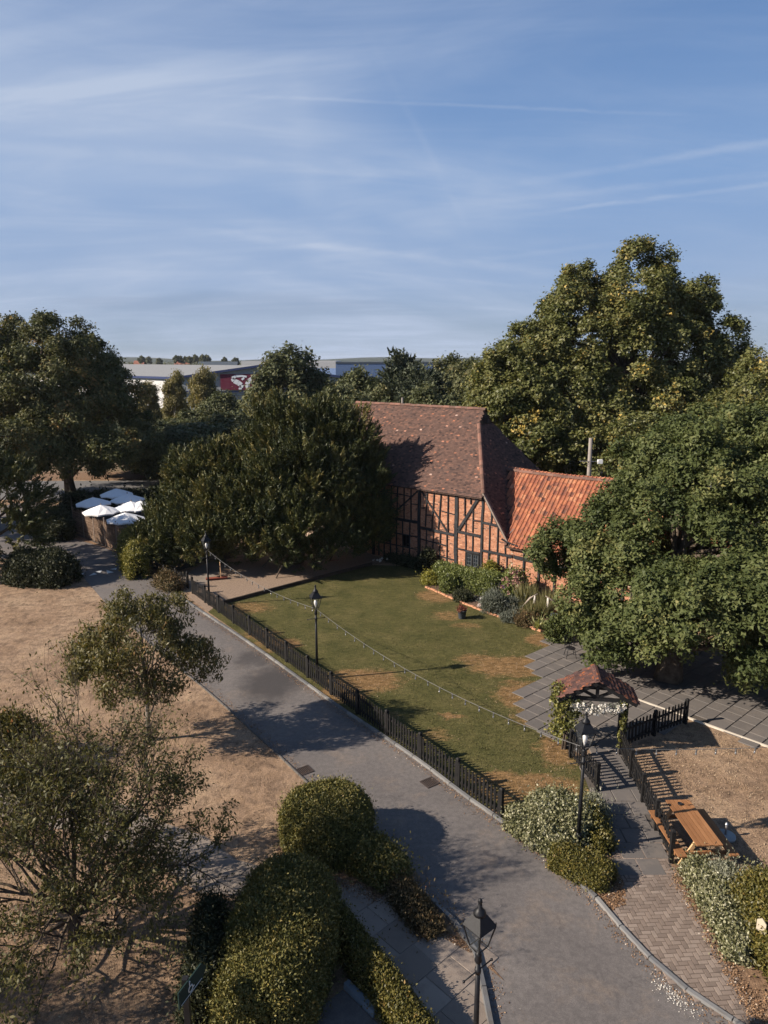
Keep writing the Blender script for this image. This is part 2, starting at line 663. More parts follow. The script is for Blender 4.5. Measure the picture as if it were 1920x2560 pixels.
def hedge(name, label, cat, pts, mat, n, ll=0.07, lw=0.04, power=2.6, group=None, jitter=0.035, wild=0.03, under='hedge_inside', up=0.3, droop=0.0, cap=True, lump=0.05, tuck=0.0):
    """pts: list of (x, y, half width, height): a clipped or loose bush along a line of stations"""
    st = np.array(pts, float)
    base = Vector((st[:, 0].mean(), st[:, 1].mean(), 0))
    t = thing(name, label, cat, base, group)
    if len(st) == 1:
        st = np.vstack([st, st])
        st[1, 0] += 0.001
    # arc length parameter incl. rounded ends
    seg = np.hypot(np.diff(st[:, 0]), np.diff(st[:, 1]))
    s = np.concatenate([[0], np.cumsum(seg)])
    ends = (st[0, 2], st[-1, 2])
    tot = s[-1] + ends[0] + ends[1]

    def frame(tt, phi, k=1.0):
        """tt in (-e0, S+e1), phi in 0..pi across; returns position and normal"""
        tc = np.clip(tt, 0, s[-1])
        x, y = np.interp(tc, s, st[:, 0]), np.interp(tc, s, st[:, 1])
        w, h = np.interp(tc, s, st[:, 2]), np.interp(tc, s, st[:, 3])
        i = np.clip(np.searchsorted(s, tc, 'right') - 1, 0, len(seg) - 1)
        dx, dy = (st[i + 1, 0] - st[i, 0]) / np.maximum(seg[i], 1e-6), (st[i + 1, 1] - st[i, 1]) / np.maximum(seg[i], 1e-6)
        over = (tt - tc) / np.maximum(w, 1e-6)                     # -1..1 beyond the ends
        o = np.clip(np.abs(over), 0, 0.999)
        shrink = (1 - o ** power) ** (1 / power)
        c, sn = np.cos(phi), np.sin(phi)
        rad = (np.abs(c) ** power + np.abs(sn) ** power) ** (-1 / power)
        lx, lz = c * rad * w * shrink, sn * rad * h * (0.35 + 0.65 * shrink)
        ext = (tt - tc)
        lm = 1 + lump * (np.sin(x * 3.1 + lx * 2.3 + y * 1.7 + ext * 3) + np.sin(y * 2.7 - lx * 3.9 + lz * 3.0 + ext * 2))
        lx, lz = lx * k * lm, np.maximum(lz * k * lm, 0.02)
        tk = 1 - tuck * np.clip(1 - lz / (h * .55), 0, 1) ** 2
        lx, ext = lx * tk, ext * tk
        px, py = x + dx * ext * k - dy * lx, y + dy * ext * k + dx * lx
        nx, nz = np.sign(c) * np.abs(c) ** (power - 1) / np.maximum(w, .05), np.abs(sn) ** (power - 1) / np.maximum(h, .05)
        nt_ = np.sign(over) * o ** (power - 1) / np.maximum(w, .05)
        N = np.stack([dx * nt_ - dy * nx, dy * nt_ + dx * nx, nz], -1)
        return np.stack([px, py, lz], -1), unit(N)
    tt = rng.uniform(-ends[0], s[-1] + ends[1], n)
    phi = rng.uniform(0, math.pi, n)
    pos, N = frame(tt, phi)
    clump = np.sin(pos[:, 0] * 9 + np.cos(pos[:, 1] * 7) * 2) * np.sin(pos[:, 1] * 8 + pos[:, 2] * 6) * 0.5
    pos = pos + N * (rng.normal(size=(n, 1)) * jitter + clump[:, None] * jitter) + gauss(n) * wild * 0.5
    far = rng.uniform(size=n) < 0.085
    pos[far] += N[far] * np.abs(rng.normal(size=(far.sum(), 1))) * wild * 3
    nrm = unit(N * 0.8 + gauss(n) * 0.6 + np.array([0, 0, 0.2]))
    ax = np.cross(nrm, gauss(n)) * 0.7 + N * 0.45 + np.array([0, 0, up - droop])
    sc = rng.uniform(0.7, 1.35, n)
    tint = 0.5 + 0.22 * clump + 0.2 * rng.normal(size=n)
    quads_object('foliage', leaf_quads(pos, ax, nrm, ll * sc, lw * sc), tint, mat, t)
    # the dense twiggy inside
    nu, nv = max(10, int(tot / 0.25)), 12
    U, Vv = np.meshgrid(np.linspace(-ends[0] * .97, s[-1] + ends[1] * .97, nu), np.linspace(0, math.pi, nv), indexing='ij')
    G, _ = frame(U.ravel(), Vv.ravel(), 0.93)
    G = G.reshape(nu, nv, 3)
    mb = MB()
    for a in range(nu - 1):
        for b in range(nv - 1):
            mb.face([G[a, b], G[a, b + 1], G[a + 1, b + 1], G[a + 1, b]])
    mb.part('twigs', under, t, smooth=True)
    return t


def grow(mb, tips, base, d, length, r, depth, maxd, spread, kids):
    d = d.normalized()
    pts, rad = [base.copy()], [r]
    p = base.copy()
    nseg = 3
    for i in range(nseg):
        d = (d + Vector((random.gauss(0, .13), random.gauss(0, .13), random.gauss(0.03, .09)))).normalized()
        p = p + d * length / nseg
        pts.append(p.copy())
        rad.append(r * (1 - 0.5 * (i + 1) / nseg))
    mb.tube(pts, rad, 7 if depth < 2 else 4, cap=False)
    if depth >= maxd - 1:
        for q in pts[1:]:
            tips.append((q, d.copy()))
    if depth >= maxd:
        return
    k = random.randint(*kids)
    for i in range(k):
        a = random.uniform(0, 6.283)
        side = d.cross(Vector((math.cos(a), math.sin(a), 0.3))).normalized()
        nd = (d * (1 - spread) + side * spread * random.uniform(0.7, 1.2) + Vector((0, 0, 0.16))).normalized()
        st = pts[random.choice((1, 2, 3, 3))] if i else pts[3]
        grow(mb, tips, st, nd, length * random.uniform(0.62, 0.86), r * random.uniform(0.42, 0.56), depth + 1, maxd, spread, kids)


def tiles_on(mb, O, U, V, Nn, poly, tw, gauge, th=0.018, stag=True, tint=lambda: random.random(), skip=0.0):
    """plain clay tiles laid in courses on a slope; poly in (u, v) metres"""
    us, vs_ = [p[0] for p in poly], [p[1] for p in poly]
    rows = int((max(vs_) - min(vs_)) / gauge) + 1
    cols = int((max(us) - min(us)) / tw) + 2
    for r in range(rows):
        v0 = min(vs_) + r * gauge
        for c in range(cols):
            u0 = min(us) + (c - (0.5 if (stag and r % 2) else 0)) * tw
            if not inside1(poly, u0 + tw / 2, v0 + gauge / 2) or random.random() < skip:
                continue
            e, l1, l2 = random.uniform(-.004, .004), random.uniform(-.005, .006), random.uniform(-.006, .008)
            a0, a1 = u0 + 0.004, u0 + tw - 0.004
            q = lambda u, v, h: O + U * u + V * v + Nn * h
            tl = tint()
            A, B = q(a0, v0 + e, th + .012 + l1), q(a1, v0 + e, th + .012 + l1 + l2)
            Cc, D = q(a1, v0 + gauge + .01, .012), q(a0, v0 + gauge + .01, .012)
            mb.face([A, B, Cc, D], tl)
            mb.face([q(a0, v0 + e, 0), q(a1, v0 + e, 0), B, A], tl)
            mb.face([q(a1, v0 + e, 0), q(a1, v0 + gauge, 0), Cc, B], tl)

# ------------------------------------------------------------------ material library
def patch_mask(nt, patches, base=None):
    """soft worn patches: (x, y, rx, ry, strength)"""
    pos = nt.nodes.new('ShaderNodeNewGeometry').outputs['Position']
    nz = noise_node(nt, 1.3, 5, 0.6)
    off = nt.nodes.new('ShaderNodeVectorMath')
    off.operation = 'MULTIPLY_ADD'
    nt.links.new(nz.outputs['Color'], off.inputs[0])
    off.inputs[1].default_value = (1.6, 1.6, 0)
    nt.links.new(pos, off.inputs[2])
    tot = base
    for (x, y, rx, ry, k) in patches:
        sb = nt.nodes.new('ShaderNodeVectorMath')
        sb.operation = 'SUBTRACT'
        nt.links.new(off.outputs[0], sb.inputs[0])
        sb.inputs[1].default_value = (x + .8, y + .8, 0)
        ml = nt.nodes.new('ShaderNodeVectorMath')
        ml.operation = 'MULTIPLY'
        nt.links.new(sb.outputs[0], ml.inputs[0])
        ml.inputs[1].default_value = (1 / rx, 1 / ry, 0)
        ln = nt.nodes.new('ShaderNodeVectorMath')
        ln.operation = 'LENGTH'
        nt.links.new(ml.outputs[0], ln.inputs[0])
        mr = nt.nodes.new('ShaderNodeMapRange')
        mr.interpolation_type = 'SMOOTHSTEP'
        mr.inputs['From Min'].default_value = 1.15
        mr.inputs['From Max'].default_value = 0.35
        mr.inputs['To Max'].default_value = k
        nt.links.new(ln.outputs['Value'], mr.inputs['Value'])
        if tot is None:
            tot = mr.outputs['Result']
        else:
            mx = nt.nodes.new('ShaderNodeMath')
            mx.operation = 'MAXIMUM'
            nt.links.new(tot, mx.inputs[0])
            nt.links.new(mr.outputs['Result'], mx.inputs[1])
            tot = mx.outputs[0]
    return tot


LAWN_PATCHES = []
for (px, py, rx, ry, k) in [(905, 1700, 1.9, 1.3, 1.0), (850, 1735, 1.3, .8, .9), (700, 1612, 1.3, .9, .85), (655, 1585, 1.2, .8, .7), (1285, 1665, 2.2, 1.3, 1.0), (1205, 1650, 1.3, .8, .7),
                            (1300, 1735, 1.2, 1.3, 1.0), (1130, 1790, .6, .35, .8), (1085, 1840, .8, .5, .45), (1240, 1945, 1.0, .55, .8), (1350, 1965, 1.6, .8, 1.0), (1400, 1880, .8, 1.2, .9),
                            (1255, 1985, 1.2, .4, .9), (1090, 1490, 1.2, 1.5, .8), (1120, 1540, 1.0, .9, .55), (1320, 1790, .9, .9, .6), (620, 1520, 1.6, 1.2, .6), (1165, 1565, .9, .5, .5),
                            (1180, 1490, 0.8, 2.0, .5), (1350, 1600, .8, .9, .9), (960, 1790, 1.0, .5, .4)]:
    w = P(px, py)
    LAWN_PATCHES.append((w.x, w.y, rx, ry, k))


def build_haze():
    m = bpy.data.materials.new('thin_haze')
    m.use_nodes = True
    nt = m.node_tree
    nt.nodes.clear()
    out = nt.nodes.new('ShaderNodeOutputMaterial')
    v = nt.nodes.new('ShaderNodeVolumePrincipled')
    v.inputs['Color'].default_value = (.80, .88, 1.0, 1)
    v.inputs['Density'].default_value = HAZE
    v.inputs['Anisotropy'].default_value = 0.2
    nt.links.new(v.outputs[0], out.inputs['Volume'])
    MATS['thin_haze'] = m
    mb = MB()
    mb.box((0, 2450, 16.5), (7600, 5400, 35))
    mb.part('haze', 'thin_haze', None, kind='stuff')


HAZE = 0.00008


def build_materials():
    # dry ground -------------------------------------------------
    m, nt, b = new_mat('dry_grass', 0.95, 0.1)
    n1 = noise_node(nt, 0.35, 6, 0.62)
    n2 = noise_node(nt, 2.3, 6, 0.72, dist=0.6)
    n3 = noise_node(nt, 26, 4, 0.8)
    n4 = noise_node(nt, 7.0, 4, 0.7, dist=1.2, stretch=(1, .35, 1, .6))
    r1 = ramp_node(nt, [(0.28, (.222, .152, .104)), (0.48, (.318, .224, .156)), (0.72, (.41, .305, .215))])
    nt.links.new(n1.outputs['Fac'], r1.inputs[0])
    r2 = ramp_node(nt, [(0.34, (.50, .50, .52)), (0.52, (.98, .97, .95)), (0.70, (1.22, 1.20, 1.12))])
    nt.links.new(n2.outputs['Fac'], r2.inputs[0])
    c = mixc(nt, 0.95, r1.outputs[0], r2.outputs[0], 'MULTIPLY')
    r3 = ramp_node(nt, [(0.38, (.38, .38, .38)), (0.60, (1.38, 1.33, 1.28))])
    nt.links.new(n3.outputs['Fac'], r3.inputs[0])
    c = mixc(nt, 0.55, c, r3.outputs[0], 'MULTIPLY')
    r4 = ramp_node(nt, [(0.38, (.62, .60, .55)), (0.58, (1.12, 1.12, 1.1))])
    nt.links.new(n4.outputs['Fac'], r4.inputs[0])
    c = mixc(nt, 0.5, c, r4.outputs[0], 'MULTIPLY')
    # beyond the main road the land is greener
    sep = nt.nodes.new('ShaderNodeSeparateXYZ')
    nt.links.new(nt.nodes.new('ShaderNodeNewGeometry').outputs['Position'], sep.inputs[0])
    mr = nt.nodes.new('ShaderNodeMapRange')
    mr.inputs['From Min'].default_value = 72
    mr.inputs['From Max'].default_value = 95
    nt.links.new(sep.outputs[1], mr.inputs['Value'])
    n5 = noise_node(nt, 0.012, 5, 0.6)
    r5 = ramp_node(nt, [(0.40, (.030, .038, .016)), (0.62, (.085, .075, .035))])
    nt.links.new(n5.outputs['Fac'], r5.inputs[0])
    c = mixc(nt, mr.outputs['Result'], c, r5.outputs[0])
    nt.links.new(c, b.inputs['Base Color'])
    bump(nt, b, n3.outputs['Fac'], 0.8, 0.05)
    # lawn ---------------------------------------------------------
    m, nt, b = new_mat('lawn_grass', 0.9, 0.12)
    n1 = noise_node(nt, 0.8, 6, 0.62)
    n3 = noise_node(nt, 22, 4, 0.8)
    n4 = noise_node(nt, 5.5, 5, 0.72, dist=0.8, stretch=(.6, 1.3, 1, .5))
    r1 = ramp_node(nt, [(0.30, (.068, .068, .026)), (0.50, (.098, .091, .037)), (0.72, (.140, .118, .054))])
    nt.links.new(n1.outputs['Fac'], r1.inputs[0])
    dry = ramp_node(nt, [(0.30, (.15, .088, .042)), (0.65, (.27, .165, .085))])
    nt.links.new(n4.outputs['Fac'], dry.inputs[0])
    pm = patch_mask(nt, LAWN_PATCHES)
    brk = nt.nodes.new('ShaderNodeMath')
    brk.operation = 'MULTIPLY_ADD'
    nt.links.new(n4.outputs['Fac'], brk.inputs[0])
    brk.inputs[1].default_value = 0.9
    brk.inputs[2].default_value = -0.40
    ad = nt.nodes.new('ShaderNodeMath')
    ad.operation = 'ADD'
    ad.use_clamp = True
    nt.links.new(pm, ad.inputs[0])
    nt.links.new(brk.outputs[0], ad.inputs[1])
    rr = ramp_node(nt, [(0.18, (0, 0, 0)), (0.80, (1, 1, 1))])
    nt.links.new(ad.outputs[0], rr.inputs[0])
    c = mixc(nt, rr.outputs[0], r1.outputs[0], dry.outputs[0])
    r3 = ramp_node(nt, [(0.38, (.38, .40, .38)), (0.60, (1.35, 1.35, 1.22))])
    nt.links.new(n3.outputs['Fac'], r3.inputs[0])
    c = mixc(nt, 0.6, c, r3.outputs[0], 'MULTIPLY')
    r4 = ramp_node(nt, [(0.36, (.58, .62, .52)), (0.60, (1.16, 1.15, 1.06))])
    nt.links.new(n4.outputs['Fac'], r4.inputs[0])
    c = mixc(nt, 0.75, c, r4.outputs[0], 'MULTIPLY')
    nt.links.new(c, b.inputs['Base Color'])
    bump(nt, b, n3.outputs['Fac'], 0.9, 0.05)
    # tarmac ---------------------------------------------------------
    m, nt, b = new_mat('tarmac', 0.82, 0.35)
    n1 = noise_node(nt, 0.22, 6, 0.6, dist=0.5)
    n2 = noise_node(nt, 0.9, 7, 0.72, dist=0.25)
    n3 = noise_node(nt, 75, 3, 0.75)
    r1 = ramp_node(nt, [(0.30, (.104, .094, .090)), (0.55, (.136, .123, .116)), (0.75, (.165, .148, .137))])
    nt.links.new(n1.outputs['Fac'], r1.inputs[0])
    r2 = ramp_node(nt, [(0.52, (0, 0, 0)), (0.70, (.5, .5, .5))])
    nt.links.new(n2.outputs['Fac'], r2.inputs[0])
    c = mixc(nt, r2.outputs[0], r1.outputs[0], (.215, .165, .125))         # dust and washed-on soil
    r3 = ramp_node(nt, [(0.36, (.66, .66, .66)), (0.64, (1.25, 1.25, 1.25))])
    nt.links.new(n3.outputs['Fac'], r3.inputs[0])
    c = mixc(nt, 0.75, c, r3.outputs[0], 'MULTIPLY')
    n7 = noise_node(nt, 7.0, 5, 0.75)
    r7 = ramp_node(nt, [(0.40, (.80, .80, .80)), (0.60, (1.12, 1.11, 1.10))])
    nt.links.new(n7.outputs['Fac'], r7.inputs[0])
    c = mixc(nt, 0.8, c, r7.outputs[0], 'MULTIPLY')
    vo = nt.nodes.new('ShaderNodeTexVoronoi')
    vo.feature = 'DISTANCE_TO_EDGE'
    vo.inputs['Scale'].default_value = 0.42
    nzw = noise_node(nt, 1.6, 4, 0.6)
    vw = nt.nodes.new('ShaderNodeVectorMath')
    vw.operation = 'MULTIPLY_ADD'
    nt.links.new(nzw.outputs['Color'], vw.inputs[0])
    vw.inputs[1].default_value = (1.1, 1.1, 0)
    nt.links.new(nt.nodes.new('ShaderNodeNewGeometry').outputs['Position'], vw.inputs[2])
    nt.links.new(vw.outputs[0], vo.inputs['Vector'])
    r8 = ramp_node(nt, [(0.0, (.35, .35, .35)), (0.012, (0, 0, 0))])
    nt.links.new(vo.outputs['Distance'], r8.inputs[0])
    nzk = noise_node(nt, 0.5, 3, 0.5)
    rk = ramp_node(nt, [(0.50, (0, 0, 0)), (0.58, (1, 1, 1))])
    nt.links.new(nzk.outputs['Fac'], rk.inputs[0])
    c = mixc(nt, mixc(nt, 1.0, r8.outputs[0], rk.outputs[0], 'MULTIPLY'), c, (.03, .027, .025))
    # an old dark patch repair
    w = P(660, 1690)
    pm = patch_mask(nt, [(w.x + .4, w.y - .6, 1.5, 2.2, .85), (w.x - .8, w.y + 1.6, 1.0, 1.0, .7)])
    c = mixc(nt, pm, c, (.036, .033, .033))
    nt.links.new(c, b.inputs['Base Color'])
    bump(nt, b, n3.outputs['Fac'], 0.5, 0.01)

    simple('far_tarmac', (.11, .108, .11), (.15, .145, .14), 0.3, 0.85, 0.3)
    simple('soil', (.075, .050, .036), (.150, .100, .070), 2.2, 0.95, 0.1, 0.8, 20)
    simple('leafy_soil', (.10, .062, .040), (.27, .175, .110), 9.0, 0.95, 0.1, 0.9, 34)
    simple('bark_chips', (.17, .125, .092), (.30, .225, .170), 11.0, 0.95, 0.1, 0.9, 40)
    simple('pale_concrete', (.165, .140, .118), (.235, .200, .170), 1.2, 0.9, 0.2, 0.3, 30)
    simple('shade_gravel', (.05, .045, .04), (.10, .09, .08), 4, 0.95, 0.1, 0.6, 30)  # gravel darkened in colour for the shadow beneath the parasols
    tinted('slab_stone', [(0.0, (.104, .095, .089)), (0.5, (.114, .103, .096)), (1.0, (.126, .114, .106))], 'object', 0.85, 0.3, 5.0, 0.5, 0.35, 40,
           [(1.3, .48, .72, (.175, .150, .130), .6), (7, .60, .72, (.075, .068, .062), .5)])
    tinted('path_slab', [(0.1, (.175, .145, .120)), (0.5, (.215, .178, .150)), (0.9, (.255, .215, .180))], 'object', 0.88, 0.25, 4.0, 0.5, 0.35, 40,
           [(1.4, .5, .75, (.13, .10, .08), .6)])
    tinted('joint', [(0, (.075, .066, .058)), (1, (.10, .086, .073))], 'attr', 0.95, 0.1)
    tinted('paver', [(0.05, (.155, .120, .098)), (0.5, (.195, .152, .124)), (0.95, (.235, .188, .155))], 'object', 0.85, 0.25, 8.0, 0.35, 0.3, 60,
           [(1.1, .52, .72, (.095, .078, .068), .6)])
    tinted('paver_far', [(0.05, (.155, .120, .098)), (0.5, (.195, .152, .124)), (0.95, (.235, .188, .155))], 'attr', 0.85, 0.25, 8.0, 0.35, 0.3, 60,
           [(1.1, .52, .72, (.095, .078, .068), .6)])
    tinted('kerb_stone', [(0.1, (.105, .108, .112)), (0.5, (.14, .142, .145)), (0.9, (.185, .183, .178))], 'object', 0.85, 0.25, 6.0, 0.5, 0.3, 50, [(2.0, .50, .70, (.10, .085, .07), .75)])
    simple('kerb_old', (.075, .072, .07), (.13, .12, .11), 5, 0.9, 0.2)
    simple('blue_kerb', (.145, .175, .205), (.21, .24, .265), 3, 0.8, 0.3)
    # building -----------------------------------------------------------------
    tinted('brick', [(0.0, (.060, .034, .028)), (0.08, (.15, .064, .042)), (0.3, (.31, .128, .070)), (0.6, (.39, .165, .090)), (0.85, (.46, .215, .125)), (1.0, (.53, .28, .175))],
           'attr', 0.9, 0.15, 5.0, 0.25, 0.4, 80, [(0.9, .60, .80, (.17, .075, .050), .65)])
    simple('mortar', (.36, .27, .205), (.54, .43, .34), 6.0, 0.95, 0.1)
    tinted('roof_tile', [(0.0, (.045, .032, .030)), (0.2, (.082, .052, .044)), (0.55, (.120, .074, .060)), (0.86, (.165, .092, .068)), (0.92, (.30, .125, .075)), (0.97, (.40, .20, .135)), (1.0, (.42, .30, .25))],
           'attr', 0.92, 0.15, 2.2, 0.22, 0.5, 60, [(0.7, .54, .74, (.075, .058, .054), .55), (3.2, .56, .72, (.155, .085, .066), .5)])
    tinted('ridge_clay', [(0.0, (.11, .066, .052)), (0.5, (.165, .088, .068)), (1.0, (.24, .125, .092))], 'object', 0.9, 0.15, 7, 0.4, 0.4, 50, [(6, .5, .7, (.16, .13, .11), .7)])
    for nm, src in (('pantile', 'object'), ('pantile_far', 'attr')):
        tinted(nm, [(0.0, (.10, .052, .042)), (0.06, (.16, .066, .048)), (0.14, (.26, .095, .058)), (0.55, (.325, .120, .066)), (0.88, (.40, .158, .082)), (1.0, (.48, .23, .13))],
               src, 0.88, 0.2, 4.0, 0.35, 0.4, 50, [(2.2, .50, .68, (.13, .070, .052), .75), (11, .56, .70, (.16, .085, .06), .6), (14, .64, .74, (.36, .30, .25), .35)])
    tinted('arch_tile', [(0.0, (.050, .030, .028)), (0.5, (.085, .045, .038)), (1.0, (.13, .062, .048))], 'attr', 0.85, 0.25, 6, 0.5, 0.4, 60,
           [(4.5, .55, .64, (.36, .105, .028), .8), (20, .64, .70, (.45, .40, .36), .8)])
    simple('roof_deck', (.05, .035, .03), (.08, .055, .045), 3, 0.95, 0.1)
    m, nt, b = new_mat('black_timber', 0.75, 0.3)
    n1 = noise_node(nt, 4, 5, 0.6)
    n2 = noise_node(nt, 14, 5, 0.7, stretch=(1, 1, .2))
    r = ramp_node(nt, [(0.34, (.012, .0125, .014)), (0.56, (.026, .027, .031)), (0.76, (.085, .083, .080))])
    nt.links.new(mixc(nt, 0.45, n1.outputs['Fac'], n2.outputs['Fac']), r.inputs[0])
    nt.links.new(r.outputs[0], b.inputs['Base Color'])
    bump(nt, b, n2.outputs['Fac'], 0.5, 0.02)
    simple('black_paint', (.0075, .0078, .0085), (.014, .014, .0155), 5, 0.55, 0.4)
    simple('fence_black', (.006, .006, .0065), (.014, .013, .0125), 6, 0.7, 0.25)
    simple('iron', (.0055, .006, .0075), (.011, .012, .015), 8, 0.5, 0.3, 0.1, 60)
    simple('bright_metal', (.35, .36, .37), (.5, .5, .5), 8, 0.35, 0.6, metal=0.8)
    m, nt, b = new_mat('dark_glass', 0.12, 0.8)
    b.inputs['Base Color'].default_value = (.02, .026, .032, 1)
    m, nt, b = new_mat('void', 0.9, 0.1)
    b.inputs['Base Color'].default_value = (.006, .006, .007, 1)
    # lantern glass: thin, mostly clear
    m, nt, b = new_mat('lantern_glass', 0.08, 0.6)
    b.inputs['Base Color'].default_value = (.25, .27, .27, 1)
    tr = nt.nodes.new('ShaderNodeBsdfTransparent')
    ms = nt.nodes.new('ShaderNodeMixShader')
    ms.inputs[0].default_value = 0.10
    nt.links.new(tr.outputs[0], ms.inputs[1])
    nt.links.new(b.outputs[0], ms.inputs[2])
    nt.links.new(ms.outputs[0], nt.nodes['Material Output'].inputs['Surface'])
    simple('bulb_white', (.72, .72, .70), (.78, .78, .76), 5, 0.3, 0.5)
    simple('bulb_glass', (.13, .135, .14), (.18, .185, .19), 5, 0.15, 0.7)
    simple('cable', (.05, .05, .052), (.10, .10, .10), 5, 0.7, 0.3)
    simple('cable_grey', (.10, .10, .098), (.16, .16, .155), 5, 0.6, 0.3)
    simple('white_canvas', (.72, .73, .74), (.80, .80, .80), 2, 0.9, 0.1)
    simple('white_paint', (.72, .72, .72), (.82, .82, .80), 4, 0.6, 0.3)
    simple('road_paint', (.45, .47, .47), (.66, .67, .66), 9, 0.8, 0.2)
    simple('line_stone', (.45, .40, .33), (.55, .50, .42), 3, 0.85, 0.2)
    # wood ------------------------------------------------------------------
    for nm, c1, c2 in (('orange_wood', (.175, .078, .032), (.31, .150, .066)), ('raw_wood', (.46, .28, .14), (.58, .37, .20)), ('grey_wood', (.19, .155, .13), (.30, .25, .21)),
                       ('drift_wood', (.50, .46, .41), (.64, .60, .54)), ('dark_wood', (.030, .022, .017), (.060, .045, .034)), ('pole_wood', (.20, .175, .155), (.30, .27, .24))):
        m, nt, b = new_mat(nm, 0.7, 0.25)
        oi = nt.nodes.new('ShaderNodeObjectInfo')
        n2 = noise_node(nt, 9, 6, 0.7, stretch=(1, .18, 1))
        n1 = noise_node(nt, 2.5, 3, 0.5)
        f = mixc(nt, 0.4, n2.outputs['Fac'], n1.outputs['Fac'])
        f = mixc(nt, 0.25, f, oi.outputs['Random'])
        r = ramp_node(nt, [(0.30, c1), (0.68, c2)])
        nt.links.new(f, r.inputs[0])
        nt.links.new(r.outputs[0], b.inputs['Base Color'])
        bump(nt, b, n2.outputs['Fac'], 0.2, 0.01)
    tinted('willow', [(0.0, (.095, .060, .040)), (0.5, (.19, .128, .090)), (1.0, (.30, .215, .155))], 'attr', 0.85, 0.2, 8, 0.5)
    simple('bark', (.055, .042, .032), (.13, .105, .082), 5, 0.95, 0.1, 0.8, 14)
    simple('pale_bark', (.16, .14, .12), (.30, .27, .235), 7, 0.9, 0.1, 0.6, 22)
    simple('birch_bark', (.42, .40, .36), (.62, .60, .56), 4, 0.85, 0.1)
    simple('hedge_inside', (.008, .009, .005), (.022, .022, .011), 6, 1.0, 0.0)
    simple('hedge_inside_pale', (.030, .032, .018), (.060, .060, .035), 6, 1.0, 0.0)
    # foliage ----------------------------------------------------------------
    leafmat('oak_leaf', [(0.1, (0.045, 0.061, 0.020)), (0.5, (0.083, 0.101, 0.033)), (0.85, (0.133, 0.145, 0.053)), (1.0, (0.197, 0.182, 0.063))], 0.6, 0.2, 0.22)
    leafmat('poplar_leaf', [(0.1, (0.065, 0.076, 0.021)), (0.5, (0.119, 0.127, 0.040)), (0.85, (0.190, 0.179, 0.064)), (0.97, (0.309, 0.223, 0.057)), (1.0, (0.436, 0.308, 0.075))], 0.5, 0.32, 0.25)
    leafmat('lime_leaf', [(0.1, (0.049, 0.057, 0.023)), (0.5, (0.094, 0.101, 0.040)), (0.85, (0.164, 0.152, 0.063)), (1.0, (0.287, 0.178, 0.064))], 0.6, 0.2, 0.22)
    leafmat('yew_leaf', [(0.1, (0.034, 0.044, 0.016)), (0.5, (0.065, 0.073, 0.022)), (0.85, (0.122, 0.114, 0.033)), (1.0, (0.188, 0.155, 0.049))], 0.55, 0.3, 0.10)
    leafmat('conifer_leaf', [(0.1, (0.029, 0.039, 0.023)), (0.5, (0.054, 0.068, 0.039)), (1.0, (0.100, 0.111, 0.062))], 0.6, 0.3, 0.10)
    leafmat('far_leaf', [(0.1, (0.053, 0.065, 0.031)), (0.5, (0.097, 0.107, 0.049)), (0.85, (0.153, 0.149, 0.071)), (1.0, (0.234, 0.194, 0.085))], 0.6, 0.2, 0.2)
    leafmat('birch_leaf', [(0.1, (0.097, 0.091, 0.037)), (0.5, (0.172, 0.153, 0.065)), (1.0, (0.290, 0.241, 0.103))], 0.6, 0.25, 0.3)
    leafmat('rowan_leaf', [(0.1, (0.047, 0.048, 0.015)), (0.5, (0.093, 0.085, 0.029)), (0.85, (0.159, 0.129, 0.043)), (0.97, (0.261, 0.159, 0.048)), (1.0, (0.357, 0.138, 0.035))], 0.6, 0.2, 0.25)
    leafmat('olive_leaf', [(0.1, (0.042, 0.045, 0.014)), (0.5, (0.085, 0.082, 0.026)), (0.85, (0.138, 0.122, 0.040)), (1.0, (0.201, 0.137, 0.040))], 0.55, 0.3, 0.28)
    leafmat('young_leaf', [(0.1, (.060, .060, .022)), (0.5, (.115, .105, .040)), (0.85, (.175, .150, .058)), (1.0, (.25, .15, .06))], 0.5, 0.3, 0.32)
    leafmat('yew_clip', [(0.1, (0.060, 0.066, 0.018)), (0.5, (0.121, 0.114, 0.031)), (0.85, (0.204, 0.170, 0.049)), (1.0, (0.301, 0.221, 0.067))], 0.55, 0.3, 0.12)
    leafmat('box_clip', [(0.1, (.050, .054, .013)), (0.5, (.105, .095, .022)), (0.85, (.17, .14, .034)), (1.0, (.26, .16, .045))], 0.5, 0.35, 0.15)
    leafmat('gold_clip', [(0.1, (.075, .080, .016)), (0.5, (.15, .14, .028)), (0.85, (.24, .21, .05)), (1.0, (.33, .27, .08))], 0.55, 0.3, 0.2)
    leafmat('scrub', [(0.1, (.050, .040, .020)), (0.5, (.105, .078, .038)), (0.8, (.165, .115, .058)), (1.0, (.22, .105, .05))], 0.7, 0.2, 0.15)
    leafmat('variegated', [(0.1, (.055, .064, .028)), (0.45, (.15, .15, .068)), (0.7, (.32, .31, .19)), (1.0, (.56, .54, .40))], 0.5, 0.35, 0.2)
    leafmat('artemisia', [(0.1, (.12, .125, .085)), (0.5, (.21, .215, .155)), (0.8, (.31, .315, .245)), (1.0, (.44, .44, .35))], 0.8, 0.2, 0.2)
    leafmat('lavender', [(0.1, (.070, .080, .062)), (0.5, (.125, .138, .112)), (1.0, (.22, .235, .20))], 0.8, 0.2, 0.2)
    leafmat('garden_leaf', [(0.1, (0.066, 0.085, 0.023)), (0.5, (0.139, 0.163, 0.046)), (1.0, (0.251, 0.275, 0.089))], 0.45, 0.45, 0.25)
    leafmat('gold_leaf', [(0.1, (.10, .10, .018)), (0.5, (.21, .20, .035)), (1.0, (.40, .36, .08))], 0.5, 0.4, 0.3)
